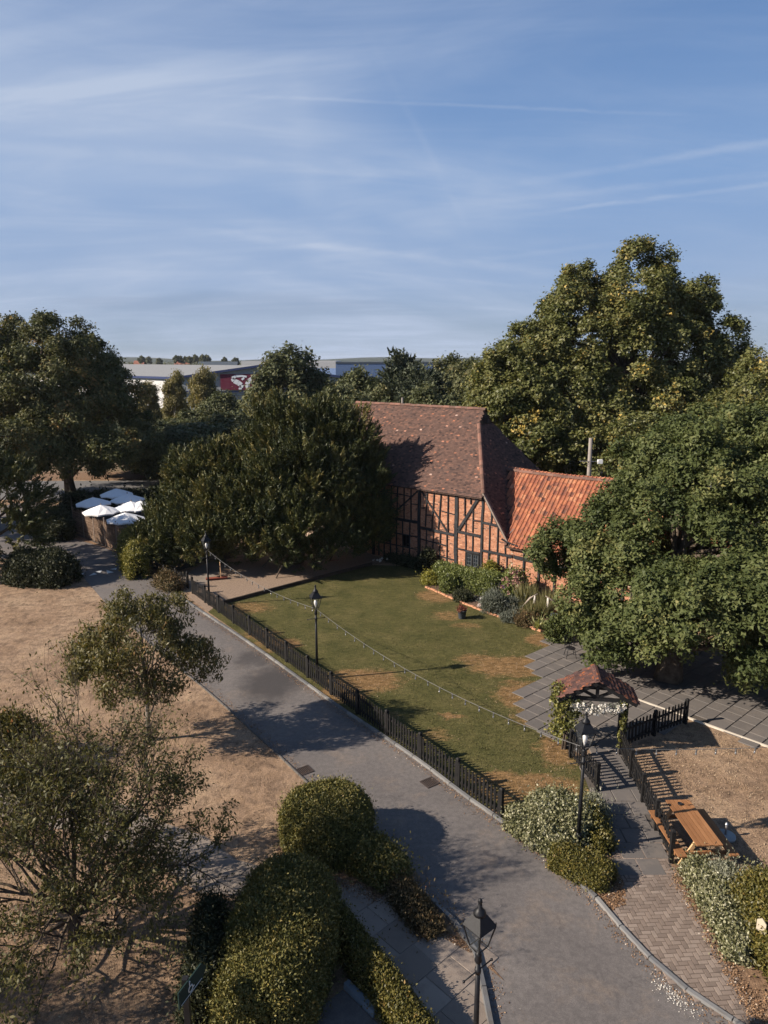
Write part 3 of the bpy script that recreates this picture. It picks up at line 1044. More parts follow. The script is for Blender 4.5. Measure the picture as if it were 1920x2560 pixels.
    leafmat('dark_leaf', [(0.1, (0.017, 0.022, 0.010)), (0.5, (0.038, 0.044, 0.018)), (1.0, (0.079, 0.079, 0.040))], 0.6, 0.3, 0.1)
    leafmat('reed_leaf', [(0.1, (.085, .085, .035)), (0.5, (.17, .165, .075)), (1.0, (.34, .30, .15))], 0.6, 0.3, 0.3)
    leafmat('hosta_leaf', [(0.0, (.22, .24, .09)), (1.0, (.52, .52, .30))], 0.5, 0.4, 0.3)
    leafmat('ivy_leaf', [(0.1, (.060, .066, .016)), (0.5, (.125, .125, .030)), (0.85, (.20, .19, .05)), (1.0, (.36, .32, .10))], 0.4, 0.5, 0.25)
    leafmat('pink_petal', [(0.0, (.34, .17, .15)), (0.5, (.50, .28, .25)), (1.0, (.60, .42, .34))], 0.7, 0.2, 0.2, (1, .9, .9))
    leafmat('purple_petal', [(0.0, (.17, .035, .25)), (0.5, (.29, .07, .40)), (1.0, (.42, .16, .52))], 0.7, 0.2, 0.2, (1, .8, 1))
    leafmat('white_petal', [(0.0, (.50, .46, .40)), (0.5, (.70, .67, .60)), (1.0, (.82, .81, .78))], 0.7, 0.2, 0.2, (1, 1, .95))
    leafmat('red_leaf', [(0.0, (.09, .022, .018)), (0.5, (.17, .05, .035)), (1.0, (.24, .12, .05))], 0.6, 0.3, 0.2, (1, .6, .5))
    leafmat('straw', [(0.0, (.17, .12, .078)), (0.5, (.315, .23, .155)), (1.0, (.50, .40, .28))], 0.9, 0.1, 0.15)
    leafmat('blade', [(0.0, (.050, .056, .019)), (0.5, (.090, .087, .033)), (1.0, (.18, .145, .068))], 0.7, 0.2, 0.2)
    leafmat('litter', [(0.0, (.11, .062, .036)), (0.5, (.25, .150, .085)), (0.85, (.38, .26, .165)), (1.0, (.55, .48, .40))], 0.9, 0.1, 0.05, (1, 1, 1))
    # far buildings ----------------------------------------------------------
    for nm, c in (('shed_roof', (.20, .205, .21)), ('shed_strip', (.30, .30, .295)), ('shed_wall', (.27, .29, .30)), ('shed_white', (.50, .50, .50)), ('shed_blue_trim', (.018, .032, .10)),
                  ('shed_pale_blue', (.30, .42, .68)), ('shed_blue', (.085, .14, .27)), ('shed_dark', (.05, .065, .085)), ('sign_maroon', (.115, .010, .032)), ('sign_white', (.62, .64, .68)),
                  ('house_wall', (.30, .25, .21)), ('house_roof', (.24, .095, .06)), ('sign_green', (.006, .022, .020)), ('sign_grey_white', (.50, .52, .50)), ('bucket', (.055, .065, .078)),
                  ('terracotta', (.42, .18, .10)), ('stone_pale', (.55, .50, .46)), ('stone_pink', (.38, .30, .27)), ('gully_iron', (.045, .034, .030)), ('granite', (.26, .29, .30)),
                  ('rusty_red', (.20, .055, .035)), ('plank_red', (.13, .05, .035)), ('cream_wood', (.42, .37, .28)), ('edge_brick', (.42, .21, .12))):
        simple(nm, tuple(x * 0.88 for x in c), tuple(min(1, x * 1.10) for x in c), 2.0, 0.75, 0.3)


build_materials()

# ------------------------------------------------------------------ the ground and everything laid flush on it
sheet('ground', [(-3500, -60), (3500, -60), (3500, 5000), (-3500, 5000)], 0.0, 'dry_grass')
hb = MB()
for k, (x0, x1, y, h) in enumerate(((-2600, 200, 3000, 27), (-900, 2600, 3600, 22), (-3200, -900, 2400, 26))):
    n = 40
    for i in range(n):
        xa, xb = x0 + (x1 - x0) * i / n, x0 + (x1 - x0) * (i + 1) / n
        f = lambda q: h * (0.55 + 0.3 * math.sin(q * .0031 + k) + 0.15 * math.sin(q * .011 + 2 * k)) * min(1, (q - x0) / 300 + .05, (x1 - q) / 300 + .05)
        hb.face([(xa, y - 300, -1), (xb, y - 300, -1), (xb, y, f(xb)), (xa, y, f(xa))])
        hb.face([(xa, y, f(xa)), (xb, y, f(xb)), (xb, y + 400, -1), (xa, y + 400, -1)])
simple('hill', (.030, .040, .026), (.055, .062, .038), 0.01, 1.0, 0.0)
hb.part('hills', 'hill', None, smooth=True, kind='structure')

# driveway: left and right edges surveyed on the ground
ROAD_L = [P(*q) for q in [(1262, 2700), (1231, 2541), (1213, 2450), (1195, 2367), (1140, 2303), (1071, 2239), (1030, 2198), (960, 2140), (870, 2055), (777, 1962), (693, 1882), (645, 1839), (529, 1733), (430, 1655),
                                  (345, 1580), (262, 1506), (238, 1478), (205, 1440), (150, 1412), (40, 1400), (-60, 1390)]]
ROAD_R = [P(*q) for q in [(1960, 2640), (1830, 2560), (1799, 2542), (1730, 2495), (1669, 2447), (1608, 2390), (1560, 2338), (1512, 2282), (1482, 2243), (1426, 2195), (1374, 2145), (1309, 2097), (1248, 2054), (1199, 2022),
                                  (1127, 1969), (1054, 1911), (934, 1829), (852, 1776), (765, 1713), (659, 1636), (582, 1583), (500, 1530), (392, 1454), (339, 1415), (270, 1372), (193, 1349), (135, 1335), (112, 1290), (118, 1258)]]
ROAD = ROAD_L + [P(-60, 1300), P(30, 1258)] + ROAD_R[::-1]
road = sheet('driveway', ROAD, 0.004, 'tarmac')
sheet('main_road', [(-130, 59.5), (40, 66.0), (40, 75.5), (-130, 70.5)], 0.006, 'far_tarmac')
sheet('main_road_verge', [(-130, 71.0), (40, 76.0), (40, 80.5), (-130, 77.5)], 0.008, 'leafy_soil')

LAWN = [P(*q) for q in [(1258, 2036), (1190, 2004), (1127, 1958), (1054, 1901), (934, 1819), (852, 1766), (765, 1703), (659, 1626), (582, 1573), (520, 1530)]] + [P(*q) for q in
        [(545, 1512), (930, 1413), (1050, 1416), (1067, 1470), (1120, 1492), (1200, 1525), (1290, 1556), (1352, 1580), (1400, 1600), (1400, 1760), (1420, 1880), (1440, 1900), (1476, 1980), (1480, 2010), (1330, 2060)]]
lawn = sheet('lawn', LAWN, 0.008, 'lawn_grass')
GRAVEL = [P(*q) for q in [(520, 1530), (545, 1512), (930, 1413), (960, 1400), (900, 1375), (700, 1385), (575, 1408), (488, 1478), (470, 1492)]]
sheet('bark_chip_area', GRAVEL, 0.010, 'bark_chips')
sheet('pale_walkway', [P(*q) for q in [(488, 1478), (575, 1412), (560, 1395), (500, 1415), (440, 1452), (400, 1452), (404, 1466), (470, 1470)]], 0.014, 'pale_concrete')
sheet('terrace_gravel', [P(*q) for q in [(330, 1395), (185, 1335), (150, 1260), (250, 1225), (520, 1220), (560, 1380), (420, 1440)]], 0.012, 'shade_gravel')  # dark tone holds the parasols' shade
BED = [P(*q) for q in [(1050, 1416), (1067, 1470), (1120, 1492), (1200, 1525), (1290, 1556), (1352, 1580), (1400, 1600)]] + [Vector((14.0, 33.2, 0)), Vector((12.6, 33.9, 0)), Vector((2.2, 42.2, 0))]
sheet('planting_bed', BED, 0.016, 'soil')
sheet('verge_by_hurdle', [P(*q) for q in [(193, 1349), (270, 1372), (339, 1415), (392, 1454), (400, 1440), (325, 1392), (185, 1333)]], 0.010, 'leafy_soil')
# left footpath running from the near bottom, between the clipped shrubs, to the left edge
LEFT_PATH = [P(*q) for q in [(1262, 2700), (1231, 2541), (1213, 2450), (1195, 2367), (1165, 2375), (1060, 2325), (960, 2255), (850, 2195), (700, 2178), (590, 2150), (510, 2090), (400, 2055), (250, 1985), (120, 1955), (-60, 1940),
                             (-60, 2030), (200, 2085), (380, 2150), (500, 2235), (640, 2240), (760, 2200), (860, 2290), (960, 2400), (1090, 2560), (1140, 2700)]]
sheet('left_footpath', LEFT_PATH, 0.012, 'pale_concrete')
sheet('shrub_bed', [P(*q) for q in [(1262, 2455), (1195, 2380), (1140, 2312), (1071, 2248), (1030, 2207), (960, 2149), (870, 2064), (777, 1971), (700, 2060), (690, 2170), (850, 2195), (960, 2255), (1060, 2325), (1165, 2375)]], 0.016, 'leafy_soil')
RIGHT_PATH = [P(*q) for q in [(1442, 1895), (1550, 1862), (1610, 1990), (1680, 2165), (1720, 2235), (1800, 2365), (1850, 2465), (1900, 2570), (1990, 2690)]] + [p for p in ROAD_R[0:8]] + [P(*q) for q in [(1562, 2262), (1558, 2215), (1535, 2150), (1500, 2050), (1475, 1980)]]
sheet('right_path', RIGHT_PATH, 0.010, 'joint')
sheet('right_bed', [P(*q) for q in [(1248, 2050), (1309, 2093), (1374, 2141), (1426, 2191), (1482, 2239), (1520, 2284), (1566, 2262), (1560, 2215), (1530, 2150), (1495, 2040), (1330, 2045)]], 0.018, 'leafy_soil')
sheet('far_right_bed', [P(*q) for q in [(1675, 2160), (1720, 2235), (1800, 2365), (1850, 2465), (1900, 2570), (1960, 2700), (2150, 2600), (2020, 2200), (1800, 2170)]], 0.014, 'leafy_soil')
PATIO = [P(*q) for q in [(1375, 1598), (1320, 1640), (1345, 1690), (1290, 1720), (1300, 1780), (1420, 1880), (1560, 1866), (1722, 1795), (1920, 1872), (2150, 1965), (2250, 1760), (1900, 1640), (1600, 1590)]]
pc = sum(PATIO, Vector((0, 0, 0))) / len(PATIO)
sheet('patio', [pc + (p - pc) * .9 for p in PATIO], 0.012, 'joint')

# slabs of the patio: rows at 41 degrees, every slab a piece
def slab_mesh(name, lx, ly, h, mat, bev=0.012):
    mb = MB()
    x, y = lx / 2, ly / 2
    mb.hexa([(-x, -y, 0), (x, -y, 0), (x, y, 0), (-x, y, 0)], [(-x + bev, -y + bev, h), (x - bev, -y + bev, h), (x - bev, y - bev, h), (-x + bev, y - bev, h)], bottom=False)
    return mb.mesh(name, mat)


patio = bpy.data.objects['patio']
e2, e1 = Vector((0.755, 0.656, 0)), Vector((0.656, -0.755, 0))
slabs = {w: slab_mesh('patio_slab', w - .014, 0.585, .026, 'slab_stone') for w in (0.6, 0.9)}
O = Vector((5.5, 28.4, 0))
rot = math.atan2(e2.y, e2.x)
for r in range(-13, 25):
    u = -9 + random.uniform(-.4, .4)
    while u < 14:
        w = random.choice((0.6, 0.9, 0.6))
        c = O + e1 * (r * 0.60) + e2 * (u + w / 2)
        if inside1(PATIO, c.x, c.y) and c.x < 15.5:
            o = inst('patio_slab', slabs[w], patio, (c.x, c.y, 0.018 + random.uniform(0, .006)), rot)
            o.rotation_euler[0] = random.gauss(0, .003)
            o.rotation_euler[1] = random.gauss(0, .003)
        u += w
# thin pale edging line between patio and the right-hand grass
lm = MB()
a, b_ = P(1590, 1750), P(1960, 1884)
lm.bar(a + Vector((0, 0, .04)), b_ + Vector((0, 0, .04)), .07, .06)
lm.part('edging_strip', 'line_stone', patio)

# right path: square slabs by the arch, herringbone pavers nearer
rpath = bpy.data.objects['right_path']
sq = slab_mesh('path_slab', .585, .585, .022, 'slab_stone')
for i in range(-6, 6):
    for k in range(-2, 9):
        c = Vector((6.1 + i * .6 + (0.3 if k % 2 else 0), 16.75 + k * .6, 0))
        if inside1(RIGHT_PATH, c.x, c.y) and c.y < 21.6:
            inst('path_slab', sq, rpath, (c.x, c.y, .010 + random.uniform(0, .005)))
pv = slab_mesh('paver', .205, .098, .016, 'paver', .006)
W_ = .107
cells = {}
pavers = []
for a in range(-70, 70):
    for b2 in range(-90, 60):
        k = (a - b2) % 4
        if k == 0:
            pavers.append(((a + 1.0) * W_, (b2 + .5) * W_, 0))
        elif k == 3:
            pavers.append(((a + .5) * W_, (b2 + 1.0) * W_, 1))
pr_ = math.radians(4)
near, rest = [], MB()
for (x, y, rt) in pavers:
    wx, wy = 6.2 + x * math.cos(pr_) - y * math.sin(pr_), 14.4 + x * math.sin(pr_) + y * math.cos(pr_)
    if wy < 16.48 and inside1(RIGHT_PATH, wx, wy):
        near.append((wy, wx, rt))
near.sort()
vis = [q for q in near if q[0] > 11.35]
first = vis[:300]
others = vis[300:] + [q for q in near if q[0] <= 11.35]
for (wy, wx, rt) in first:
    inst('paver', pv, rpath, (wx, wy, .012 + random.uniform(0, .003)), pr_ + (math.pi / 2 if rt else 0))
for (wy, wx, rt) in others:
    hx, hy = .1025, .049
    ang = pr_ + (math.pi / 2 if rt else 0)
    ca, sa = math.cos(ang), math.sin(ang)
    z0 = .012 + random.uniform(0, .003)
    q = lambda k: [(wx + px * ca - py * sa, wy + px * sa + py * ca) for px, py in ((-hx + k, -hy + k), (hx - k, -hy + k), (hx - k, hy - k), (-hx + k, hy - k))]
    rest.hexa([(x, y, z0) for x, y in q(0)], [(x, y, z0 + .016) for x, y in q(.006)], random.random(), bottom=False)
rest.part('pavers', 'paver_far', rpath, kind='stuff')

# slabs of the left footpath, laid diagonally
lpath = bpy.data.objects['left_footpath']
ls = slab_mesh('path_slab', .74, .74, .018, 'path_slab')
ang = math.radians(43)
for i in range(-14, 14):
    for k in range(-14, 14):
        x = .75 * i + (.37 if k % 2 else 0)
        y = .75 * k
        c = Vector((0.6 + x * math.cos(ang) - y * math.sin(ang), 12.6 + x * math.sin(ang) + y * math.cos(ang), 0))
        if inside1(LEFT_PATH, c.x, c.y) and c.x > -1.6 and c.y < 15.6:
            o = inst('path_slab', ls, lpath, (c.x, c.y, .004 + random.uniform(0, .007)), ang)
            o.rotation_euler[0] = random.gauss(0, .004)


def along(pts, step, start=0.0, end=None):
    """points and directions every step along a polyline"""
    res, acc = [], start
    d0 = 0.0
    for a, b in zip(pts[:-1], pts[1:]):
        L_ = (b - a).length
        while acc <= d0 + L_:
            if end is not None and acc > end:
                return res
            t = (acc - d0) / L_
            res.append((a.lerp(b, t), (b - a).normalized()))
            acc += step
        d0 += L_
    return res


def smooth_line(pts, n=3):
    for _ in range(n):
        q = [pts[0]]
        for a, b in zip(pts[:-1], pts[1:]):
            q += [a.lerp(b, .25), a.lerp(b, .75)]
        pts = q + [pts[-1]]
    return pts


def kerb(name, line, mat, step=0.92, w=0.13, h=0.11, parent_kind='structure', gap=.012, side=1):
    root = bpy.data.objects.new(name, None)
    COL.objects.link(root)
    root['kind'] = parent_kind
    line = smooth_line(line)
    pts = along(line, step)
    for (p, d), (q, _) in zip(pts[:-1], pts[1:]):
        dd = (q - p).normalized()
        n = Vector((-dd.y, dd.x, 0)) * side
        a, b = p + dd * gap, q - dd * gap
        mb = MB()
        tw = w * .86
        mb.hexa([a - n * 0 + Vector((0, 0, -.05)), b + Vector((0, 0, -.05)), b + n * w + Vector((0, 0, -.05)), a + n * w + Vector((0, 0, -.05))][:: (1 if side > 0 else -1)],
                [a + n * .02 + Vector((0, 0, h)), b + n * .02 + Vector((0, 0, h)), b + n * tw + Vector((0, 0, h + .004)), a + n * tw + Vector((0, 0, h + .004))][:: (1 if side > 0 else -1)], bottom=False)
        mb.part('kerb_stone', mat, root)
    return root


kerb('right_kerb', ROAD_R[:23], 'kerb_stone', side=-1, h=.075, w=.12)
kerb('left_kerb', ROAD_L[:8], 'kerb_stone', side=1, h=.10)
kerb('left_edging', ROAD_L[8:16], 'kerb_old', side=1, h=.05, w=.07)
kerb('bay_kerb', [P(700, 2600), P(790, 2517), P(857, 2472)], 'blue_kerb', side=1, w=.17, h=.14)
kerb('bay_kerb', [P(857, 2472), P(905, 2520), P(985, 2600)], 'blue_kerb', side=1, w=.17, h=.14)
sheet('parking_bay', [P(700, 2600), P(857, 2476), P(985, 2600), P(985, 2800), P(700, 2800)], 0.020, 'tarmac')
# timber edging between bark chips and lawn, brick edging of the planting bed
eb = MB()
line = [P(540, 1515), P(930, 1413)]
for a, b2 in zip(np.linspace(0, 1, 7)[:-1], np.linspace(0, 1, 7)[1:]):
    pass
root = bpy.data.objects.new('timber_edging', None)
COL.objects.link(root)
root['kind'] = 'structure'
for k in range(6):
    a, b2 = line[0].lerp(line[1], k / 6), line[0].lerp(line[1], (k + 1) / 6)
    mb = MB()
    mb.bar(a + Vector((0, 0, .09)), b2 + Vector((0, 0, .09 + random.uniform(-.01, .01))), .08, .2)
    mb.part('sleeper', 'dark_wood', root)
root = bpy.data.objects.new('brick_edging', None)
COL.objects.link(root)
root['kind'] = 'structure'
bl = smooth_line([P(*q) for q in [(1067, 1470), (1120, 1493), (1200, 1527), (1290, 1558), (1354, 1581)]])
bm_ = [slab_mesh('brick', .215, .11, .075, 'edge_brick', .01) for _ in range(1)][0]
for p, d in along(bl, .225):
    o = inst('brick', bm_, root, (p.x + random.gauss(0, .012), p.y + random.gauss(0, .012), .012 + random.uniform(-.012, .02)), math.atan2(d.y, d.x) + random.gauss(0, .07))
# painted speed hump triangles
rdm = MATS['road_paint']
for q in [[(192, 1438), (211, 1432), (203, 1441)], [(222, 1440), (235, 1432), (243, 1436)], [(238, 1430), (255, 1425), (252, 1432)], [(266, 1425), (268, 1434), (285, 1431)],
          [(275, 1423), (292, 1420), (290, 1425)], [(306, 1420), (305, 1428), (322, 1425)], [(312, 1417), (328, 1415), (326, 1420)]]:
    o = sheet('painted_triangle', [P(*t) for t in q], 0.009, 'road_paint', parent=road)
    o['kind'] = 'structure'

# ------------------------------------------------------------------ the barn (local frame: s along the front wall, t into the building, z up)
BA, BD, BN = Vector((-0.29, 44.5, 0)), Vector((0.7588, -0.6513, 0)), Vector((0.6513, 0.7588, 0))


def B(s, t, z):
    return BA + BD * s + BN * t + Vector((0, 0, z))


UP = Vector((0, 0, 1))
barn = thing('barn', 'old timber-framed barn of red brick under a steep brown tiled roof', 'barn', B(0, 0, 0))
EAVE, M1, MH, RT, RZ = 5.1, 1.19, 1.49, 3.7, 9.5       # eave height, roof pitches, ridge depth and height
S0, S1 = -7.7, 7.78
WALL = [(S0, 0), (S1 + 2.05, 0), (S1 + 2.05, 1.95), (S1 + 1.52, 2.82), (S1, 5.08), (S0, 5.08)]


def prism(mb, poly, t0, t1, tint=.5):
    n = len(poly)
    f = [B(s, t0, z) for s, z in poly]
    k = [B(s, t1, z) for s, z in poly]
    mb.face(f, tint)
    mb.face(k[::-1], tint)
    for i in range(n):
        j = (i + 1) % n
        mb.face([f[j], f[i], k[i], k[j]], tint)


mb = MB()
prism(mb, WALL, 0.0, 0.35)
mb.part('wall', 'mortar', barn)
mb = MB()
prism(mb, [(S0, 0), (S1, 0), (S1, 5.0), (S0, 5.0)], 7.05, 7.4)
for s in (S0 + .35, S1):
    mb.hexa([B(s - .35, .35, 0), B(s, .35, 0), B(s, 7.05, 0), B(s - .35, 7.05, 0)], [B(s - .35, .35, 5.0), B(s, .35, 5.0), B(s, 7.05, 5.0), B(s - .35, 7.05, 5.0)])
mb.part('rear_wall', 'mortar', barn)


def lay_bricks(mb, poly, t, holes=(), z0=0.0):
    s_lo, s_hi = min(p[0] for p in poly), max(p[0] for p in poly)
    z_hi = max(p[1] for p in poly)
    r = 0
    z = z0
    while z < z_hi:
        s = s_lo - (0.11 if r % 2 else 0)
        k = r
        while s < s_hi:
            L_ = 0.225 if (k % 3) else 0.115
            c = s + L_ / 2
            if inside1(poly, c, z + .04) and not any(a < c < b and lo < z + .04 < hi for a, lo, b, hi in holes):
                d = random.uniform(.006, .014)
                x0, x1, y0, y1 = s + .007, s + L_ - .007, z + .007, z + .064
                f = [B(x0, t - d, y0), B(x1, t - d, y0), B(x1, t - d, y1), B(x0, t - d, y1)]
                g = [B(x0, t, y0), B(x1, t, y0), B(x1, t, y1), B(x0, t, y1)]
                tn = min(1, max(0, random.gauss(.55, .2))) if random.random() > .05 else random.uniform(0, .15)
                mb.face(f, tn)
                mb.face([f[3], f[2], g[2], g[3]], tn)
                mb.face([g[0], g[1], f[1], f[0]], tn)
                mb.face([f[0], f[3], g[3], g[0]], tn)
                mb.face([f[1], g[1], g[2], f[2]], tn)
            s += L_
            k += 1
        z += .075
        r += 1


HOLES = [(6.71, .60, 7.68, 1.47), (.42, 1.09, .98, 1.71), (1.96, 1.00, 2.50, 1.76)]
mb = MB()
lay_bricks(mb, [(-2.6, 0), (S1 + 2.05, 0), (S1 + 2.05, 1.95), (S1 + 1.52, 2.82), (S1, 5.08), (-2.6, 5.08)], 0.0, HOLES)
mb.part('brickwork', 'brick', barn, kind='stuff')

TIMBERS = [(0.48, 4.97, 0.46, 2.69, .10), (1.02, 5.0, .99, 2.77, .10), (1.55, 5.0, 1.48, 2.65, .10), (2.07, 5.0, 2.06, 2.68, .10), (2.6, 5.0, 2.62, 2.7, .10),
           (.91, 2.69, .96, .05, .10), (1.45, 2.65, 1.47, .05, .10), (1.95, 2.66, 1.97, .05, .10), (2.53, 2.66, 2.51, .03, .10), (.44, 2.66, .42, .05, .1), (-.02, 2.6, 0, .05, .10), (-.02, 4.9, 0, 2.7, .10),
           (.01, 4.25, 2.1, 4.27, .08), (-.03, 3.57, 1.04, 3.59, .08), (2.09, 4.26, 2.61, 4.23, .08), (2.65, 3.78, 3.12, 3.8, .08), (-.08, 1.74, 3.11, 1.77, .10), (-.08, .94, 3.09, .97, .09),
           (.99, 2.8, 3.18, 4.69, .13), (-.16, 2.65, 3.14, 2.69, .25), (3.25, 5.02, 3.25, 0, .30), (5.98, 5.08, 6.01, 0, .36), (7.77, 5.0, 7.78, 0, .22), (-.45, 4.99, -.5, 0, .30),
           (3.87, 4.97, 3.72, 2.52, .10), (4.37, 4.95, 4.22, 2.48, .10), (4.87, 4.92, 4.71, 2.49, .10), (5.38, 4.95, 5.39, 2.43, .10), (3.83, 2.36, 3.76, .05, .09), (4.33, 2.32, 4.29, .05, .09),
           (4.86, 2.29, 4.82, .05, .09), (5.36, 2.25, 5.36, .05, .09), (3.76, 3.25, 4.21, 3.28, .09), (4.9, 3.66, 5.85, 3.58, .06), (3.37, 1.69, 5.36, 1.6, .09), (4.85, .85, 5.85, .81, .10), (3.42, 3.64, 3.67, 3.66, .10),
           (3.40, 4.66, 5.37, 2.46, .16), (3.36, 2.4, 5.85, 2.36, .24), (6.11, 2.6, 7.68, 2.56, .22), (6.54, 4.96, 6.59, 3.58, .09), (6.96, 4.9, 6.98, 4.35, .09), (7.15, 4.15, 7.15, 2.71, .10), (6.65, 3.47, 6.68, 2.58, .09),
           (6.68, 2.52, 6.7, 1.6, .10), (7.18, 2.49, 7.17, 1.6, .10), (6.18, 2.72, 7.57, 4.89, .27), (7.2, 3.43, 7.68, 3.45, .07), (6.12, 1.56, 6.60, 1.58, .10), (6.62, 1.54, 7.68, 1.54, .16),
           (8.38, 4.1, 8.36, 3.37, .12), (8.28, 3.33, 8.3, 1.82, .10), (8.82, 3.25, 8.84, 1.8, .10), (9.32, 2.65, 9.35, 1.81, .08), (8.29, 1.73, 8.3, .05, .16), (8.91, 1.74, 8.92, .05, .16), (9.49, 1.68, 9.48, .05, .10),
           (7.81, 3.4, 8.96, 3.34, .20), (7.8, 1.76, 9.80, 1.75, .20), (7.86, 4.93, 9.36, 2.70, .22)]
for bay in (-3.65,):                # the bays hidden behind the yew follow the same pattern
    TIMBERS += [(a + bay, b, c + bay, d, w) for a, b, c, d, w in TIMBERS[:11] if a + bay > -2.6] + [(-2.6, 2.67, -.55, 2.66, .25)]
for i, (a, za, b, zb, w) in enumerate(TIMBERS):
    w *= .68
    mb = MB()
    dep = .055 + .02 * min(1, w / .3) + (i % 7) * .003
    n = max(2, int(math.hypot(b - a, zb - za) / .7))
    prev = None
    dr = Vector((b - a, 0, zb - za)).normalized()
    pr2 = Vector((-dr.z, 0, dr.x))
    for k in range(n + 1):
        t = k / n
        s, z = a + (b - a) * t + random.gauss(0, .008 + w * .03), za + (zb - za) * t + random.gauss(0, .004)
        ww = w * random.uniform(.9, 1.08) * .5
        cur = [B(s - pr2.x * ww, .02, z - pr2.z * ww), B(s + pr2.x * ww, .02, z + pr2.z * ww), B(s + pr2.x * ww * .94, -dep, z + pr2.z * ww * .94), B(s - pr2.x * ww * .94, -dep, z - pr2.z * ww * .94)]
        if prev:
            for j in range(4):
                mb.face([prev[j], prev[(j + 1) % 4], cur[(j + 1) % 4], cur[j]])
        else:
            mb.face(cur[::-1])
        prev = cur
    mb.face(prev)
    mb.part('timber', 'black_timber', barn)
mb = MB()
mb.bar(B(S0 - .1, -.085, 4.86), B(S1 + .02, -.085, 4.87), .10, .22)
mb.part('eaves_plate', 'black_timber', barn)


def casement(parent, s0, z0, s1, z1, cols, rows, n_case=2):
    mb = MB()
    fw = .055
    for (a, b, c, d) in ((s0, z0, s1, z0), (s0, z1, s1, z1), (s0, z0, s0, z1), (s1, z0, s1, z1), ((s0 + s1) / 2, z0, (s0 + s1) / 2, z1)):
        mb.bar(B(a, -.045, b), B(c, -.045, d), fw * 1.3, .09, up=BN)
    fr = mb.part('window', 'black_paint', parent)
    cw = (s1 - s0) / n_case
    for c in range(n_case):
        a, b = s0 + cw * c + .075, s0 + cw * (c + 1) - .075
        sb = MB()
        for i in range(cols + 1):
            x = a + (b - a) * i / cols
            sb.bar(B(x, -.035, z0 + .06), B(x, -.035, z1 - .06), .022 if 0 < i < cols else .04, .035, up=BN)
        for i in range(rows + 1):
            z = z0 + .06 + (z1 - z0 - .12) * i / rows
            sb.bar(B(a, -.035, z), B(b, -.035, z), .022 if 0 < i < rows else .04, .032, up=BN)
        sb.part('casement', 'window_grey', fr)
        for i in range(cols):
            for j in range(rows):
                x0, x1 = a + (b - a) * i / cols, a + (b - a) * (i + 1) / cols
                y0, y1 = z0 + .06 + (z1 - z0 - .12) * j / rows, z0 + .06 + (z1 - z0 - .12) * (j + 1) / rows
                pb = MB()
                e = random.uniform(-.004, .004)
                pb.hexa([B(x0, -.022 + e, y0), B(x1, -.022 - e, y0), B(x1, -.012, y0), B(x0, -.012, y0)], [B(x0, -.022 + e, y1), B(x1, -.022 - e, y1), B(x1, -.012, y1), B(x0, -.012, y1)])
                pb.part('pane', 'dark_glass', fr)


simple('window_grey', (.05, .058, .066), (.085, .095, .105), 6, .6, .3)
casement(barn, 6.74, .64, 7.64, 1.44, 2, 3)
for (a, lo, b, hi) in HOLES[1:]:
    mb = MB()
    for q in ((a, lo, b, lo), (a, hi, b, hi), (a, lo, a, hi), (b, lo, b, hi), ((a + b) / 2, lo, (a + b) / 2, hi)):
        mb.bar(B(q[0], -.02, q[1]), B(q[2], -.02, q[3]), .05, .05, up=BN)
    w = mb.part('window', 'black_paint', barn)
    pb = MB()
    pb.hexa([B(a, -.012, lo), B(b, -.012, lo), B(b, -.002, lo), B(a, -.002, lo)], [B(a, -.012, hi), B(b, -.012, hi), B(b, -.002, hi), B(a, -.002, hi)])
    pb.part('pane', 'void', w)

# roof: deck, courses of plain tiles, ridge and hip tiles
SR0, SR1, SG, ZG = -5.35, 5.36, 5.44, 8.6            # ridge ends, gablet base
TG = (ZG - EAVE) / M1
ov = .24                                             # eaves overhang
deck = MB()
hipS = lambda z: S1 - (z - EAVE) / MH
zo = EAVE - ov * M1
f1 = [B(S0 - .1, -ov, zo), B(S1 + .03, -ov, zo), B(S1 + .03, 0, EAVE), B(SG, TG, ZG), B(SR1, RT, RZ), B(SR0, RT, RZ), B(-SG, TG, ZG), B(S0, 0, EAVE)]
th = Vector((0, 0, -.06))
deck.face([p + th for p in f1])
f2 = [B(S1, 2 * RT, EAVE), B(S0, 2 * RT, EAVE), B(-SG, 2 * RT - TG, ZG), B(SR0, RT, RZ), B(SR1, RT, RZ), B(SG, 2 * RT - TG, ZG)]
deck.face([p + th for p in f2])
zl = 2.55
sl = S1 + (EAVE - zl) / MH
deck.face([p + th for p in [B(SG, TG, ZG), B(S1, 0, EAVE), B(sl, 0, zl), B(sl, 2 * RT, zl), B(S1, 2 * RT, EAVE), B(SG, 2 * RT - TG, ZG)]])
deck.face([p + th for p in [B(-SG, TG, ZG), B(-SG, 2 * RT - TG, ZG), B(S0, 2 * RT, EAVE), B(S0, 0, EAVE)]])
roof = deck.part('roof', 'roof_deck', barn)
tb = MB()
Vd = (BN + UP * M1).normalized()
Nn = (UP - BN * M1).normalized()
Lm = math.hypot(1, M1)
front = [(S0 - .1, -ov * Lm), (S1 + .05, -ov * Lm), (S1 + .05, 0), (SG + .05, TG * Lm), (SR1, RT * Lm), (SR0, RT * Lm), (-SG, TG * Lm), (S0, 0)]
rowtint = {}


def tile_tint():
    r = random.random()
    return random.uniform(.93, 1.0) if r < .009 else (random.uniform(.84, .93) if r < .035 else min(.82, max(.05, random.gauss(.42, .2))))


tiles_on(tb, B(0, 0, EAVE), BD, Vd, Nn, front, .168, .105, tint=tile_tint)
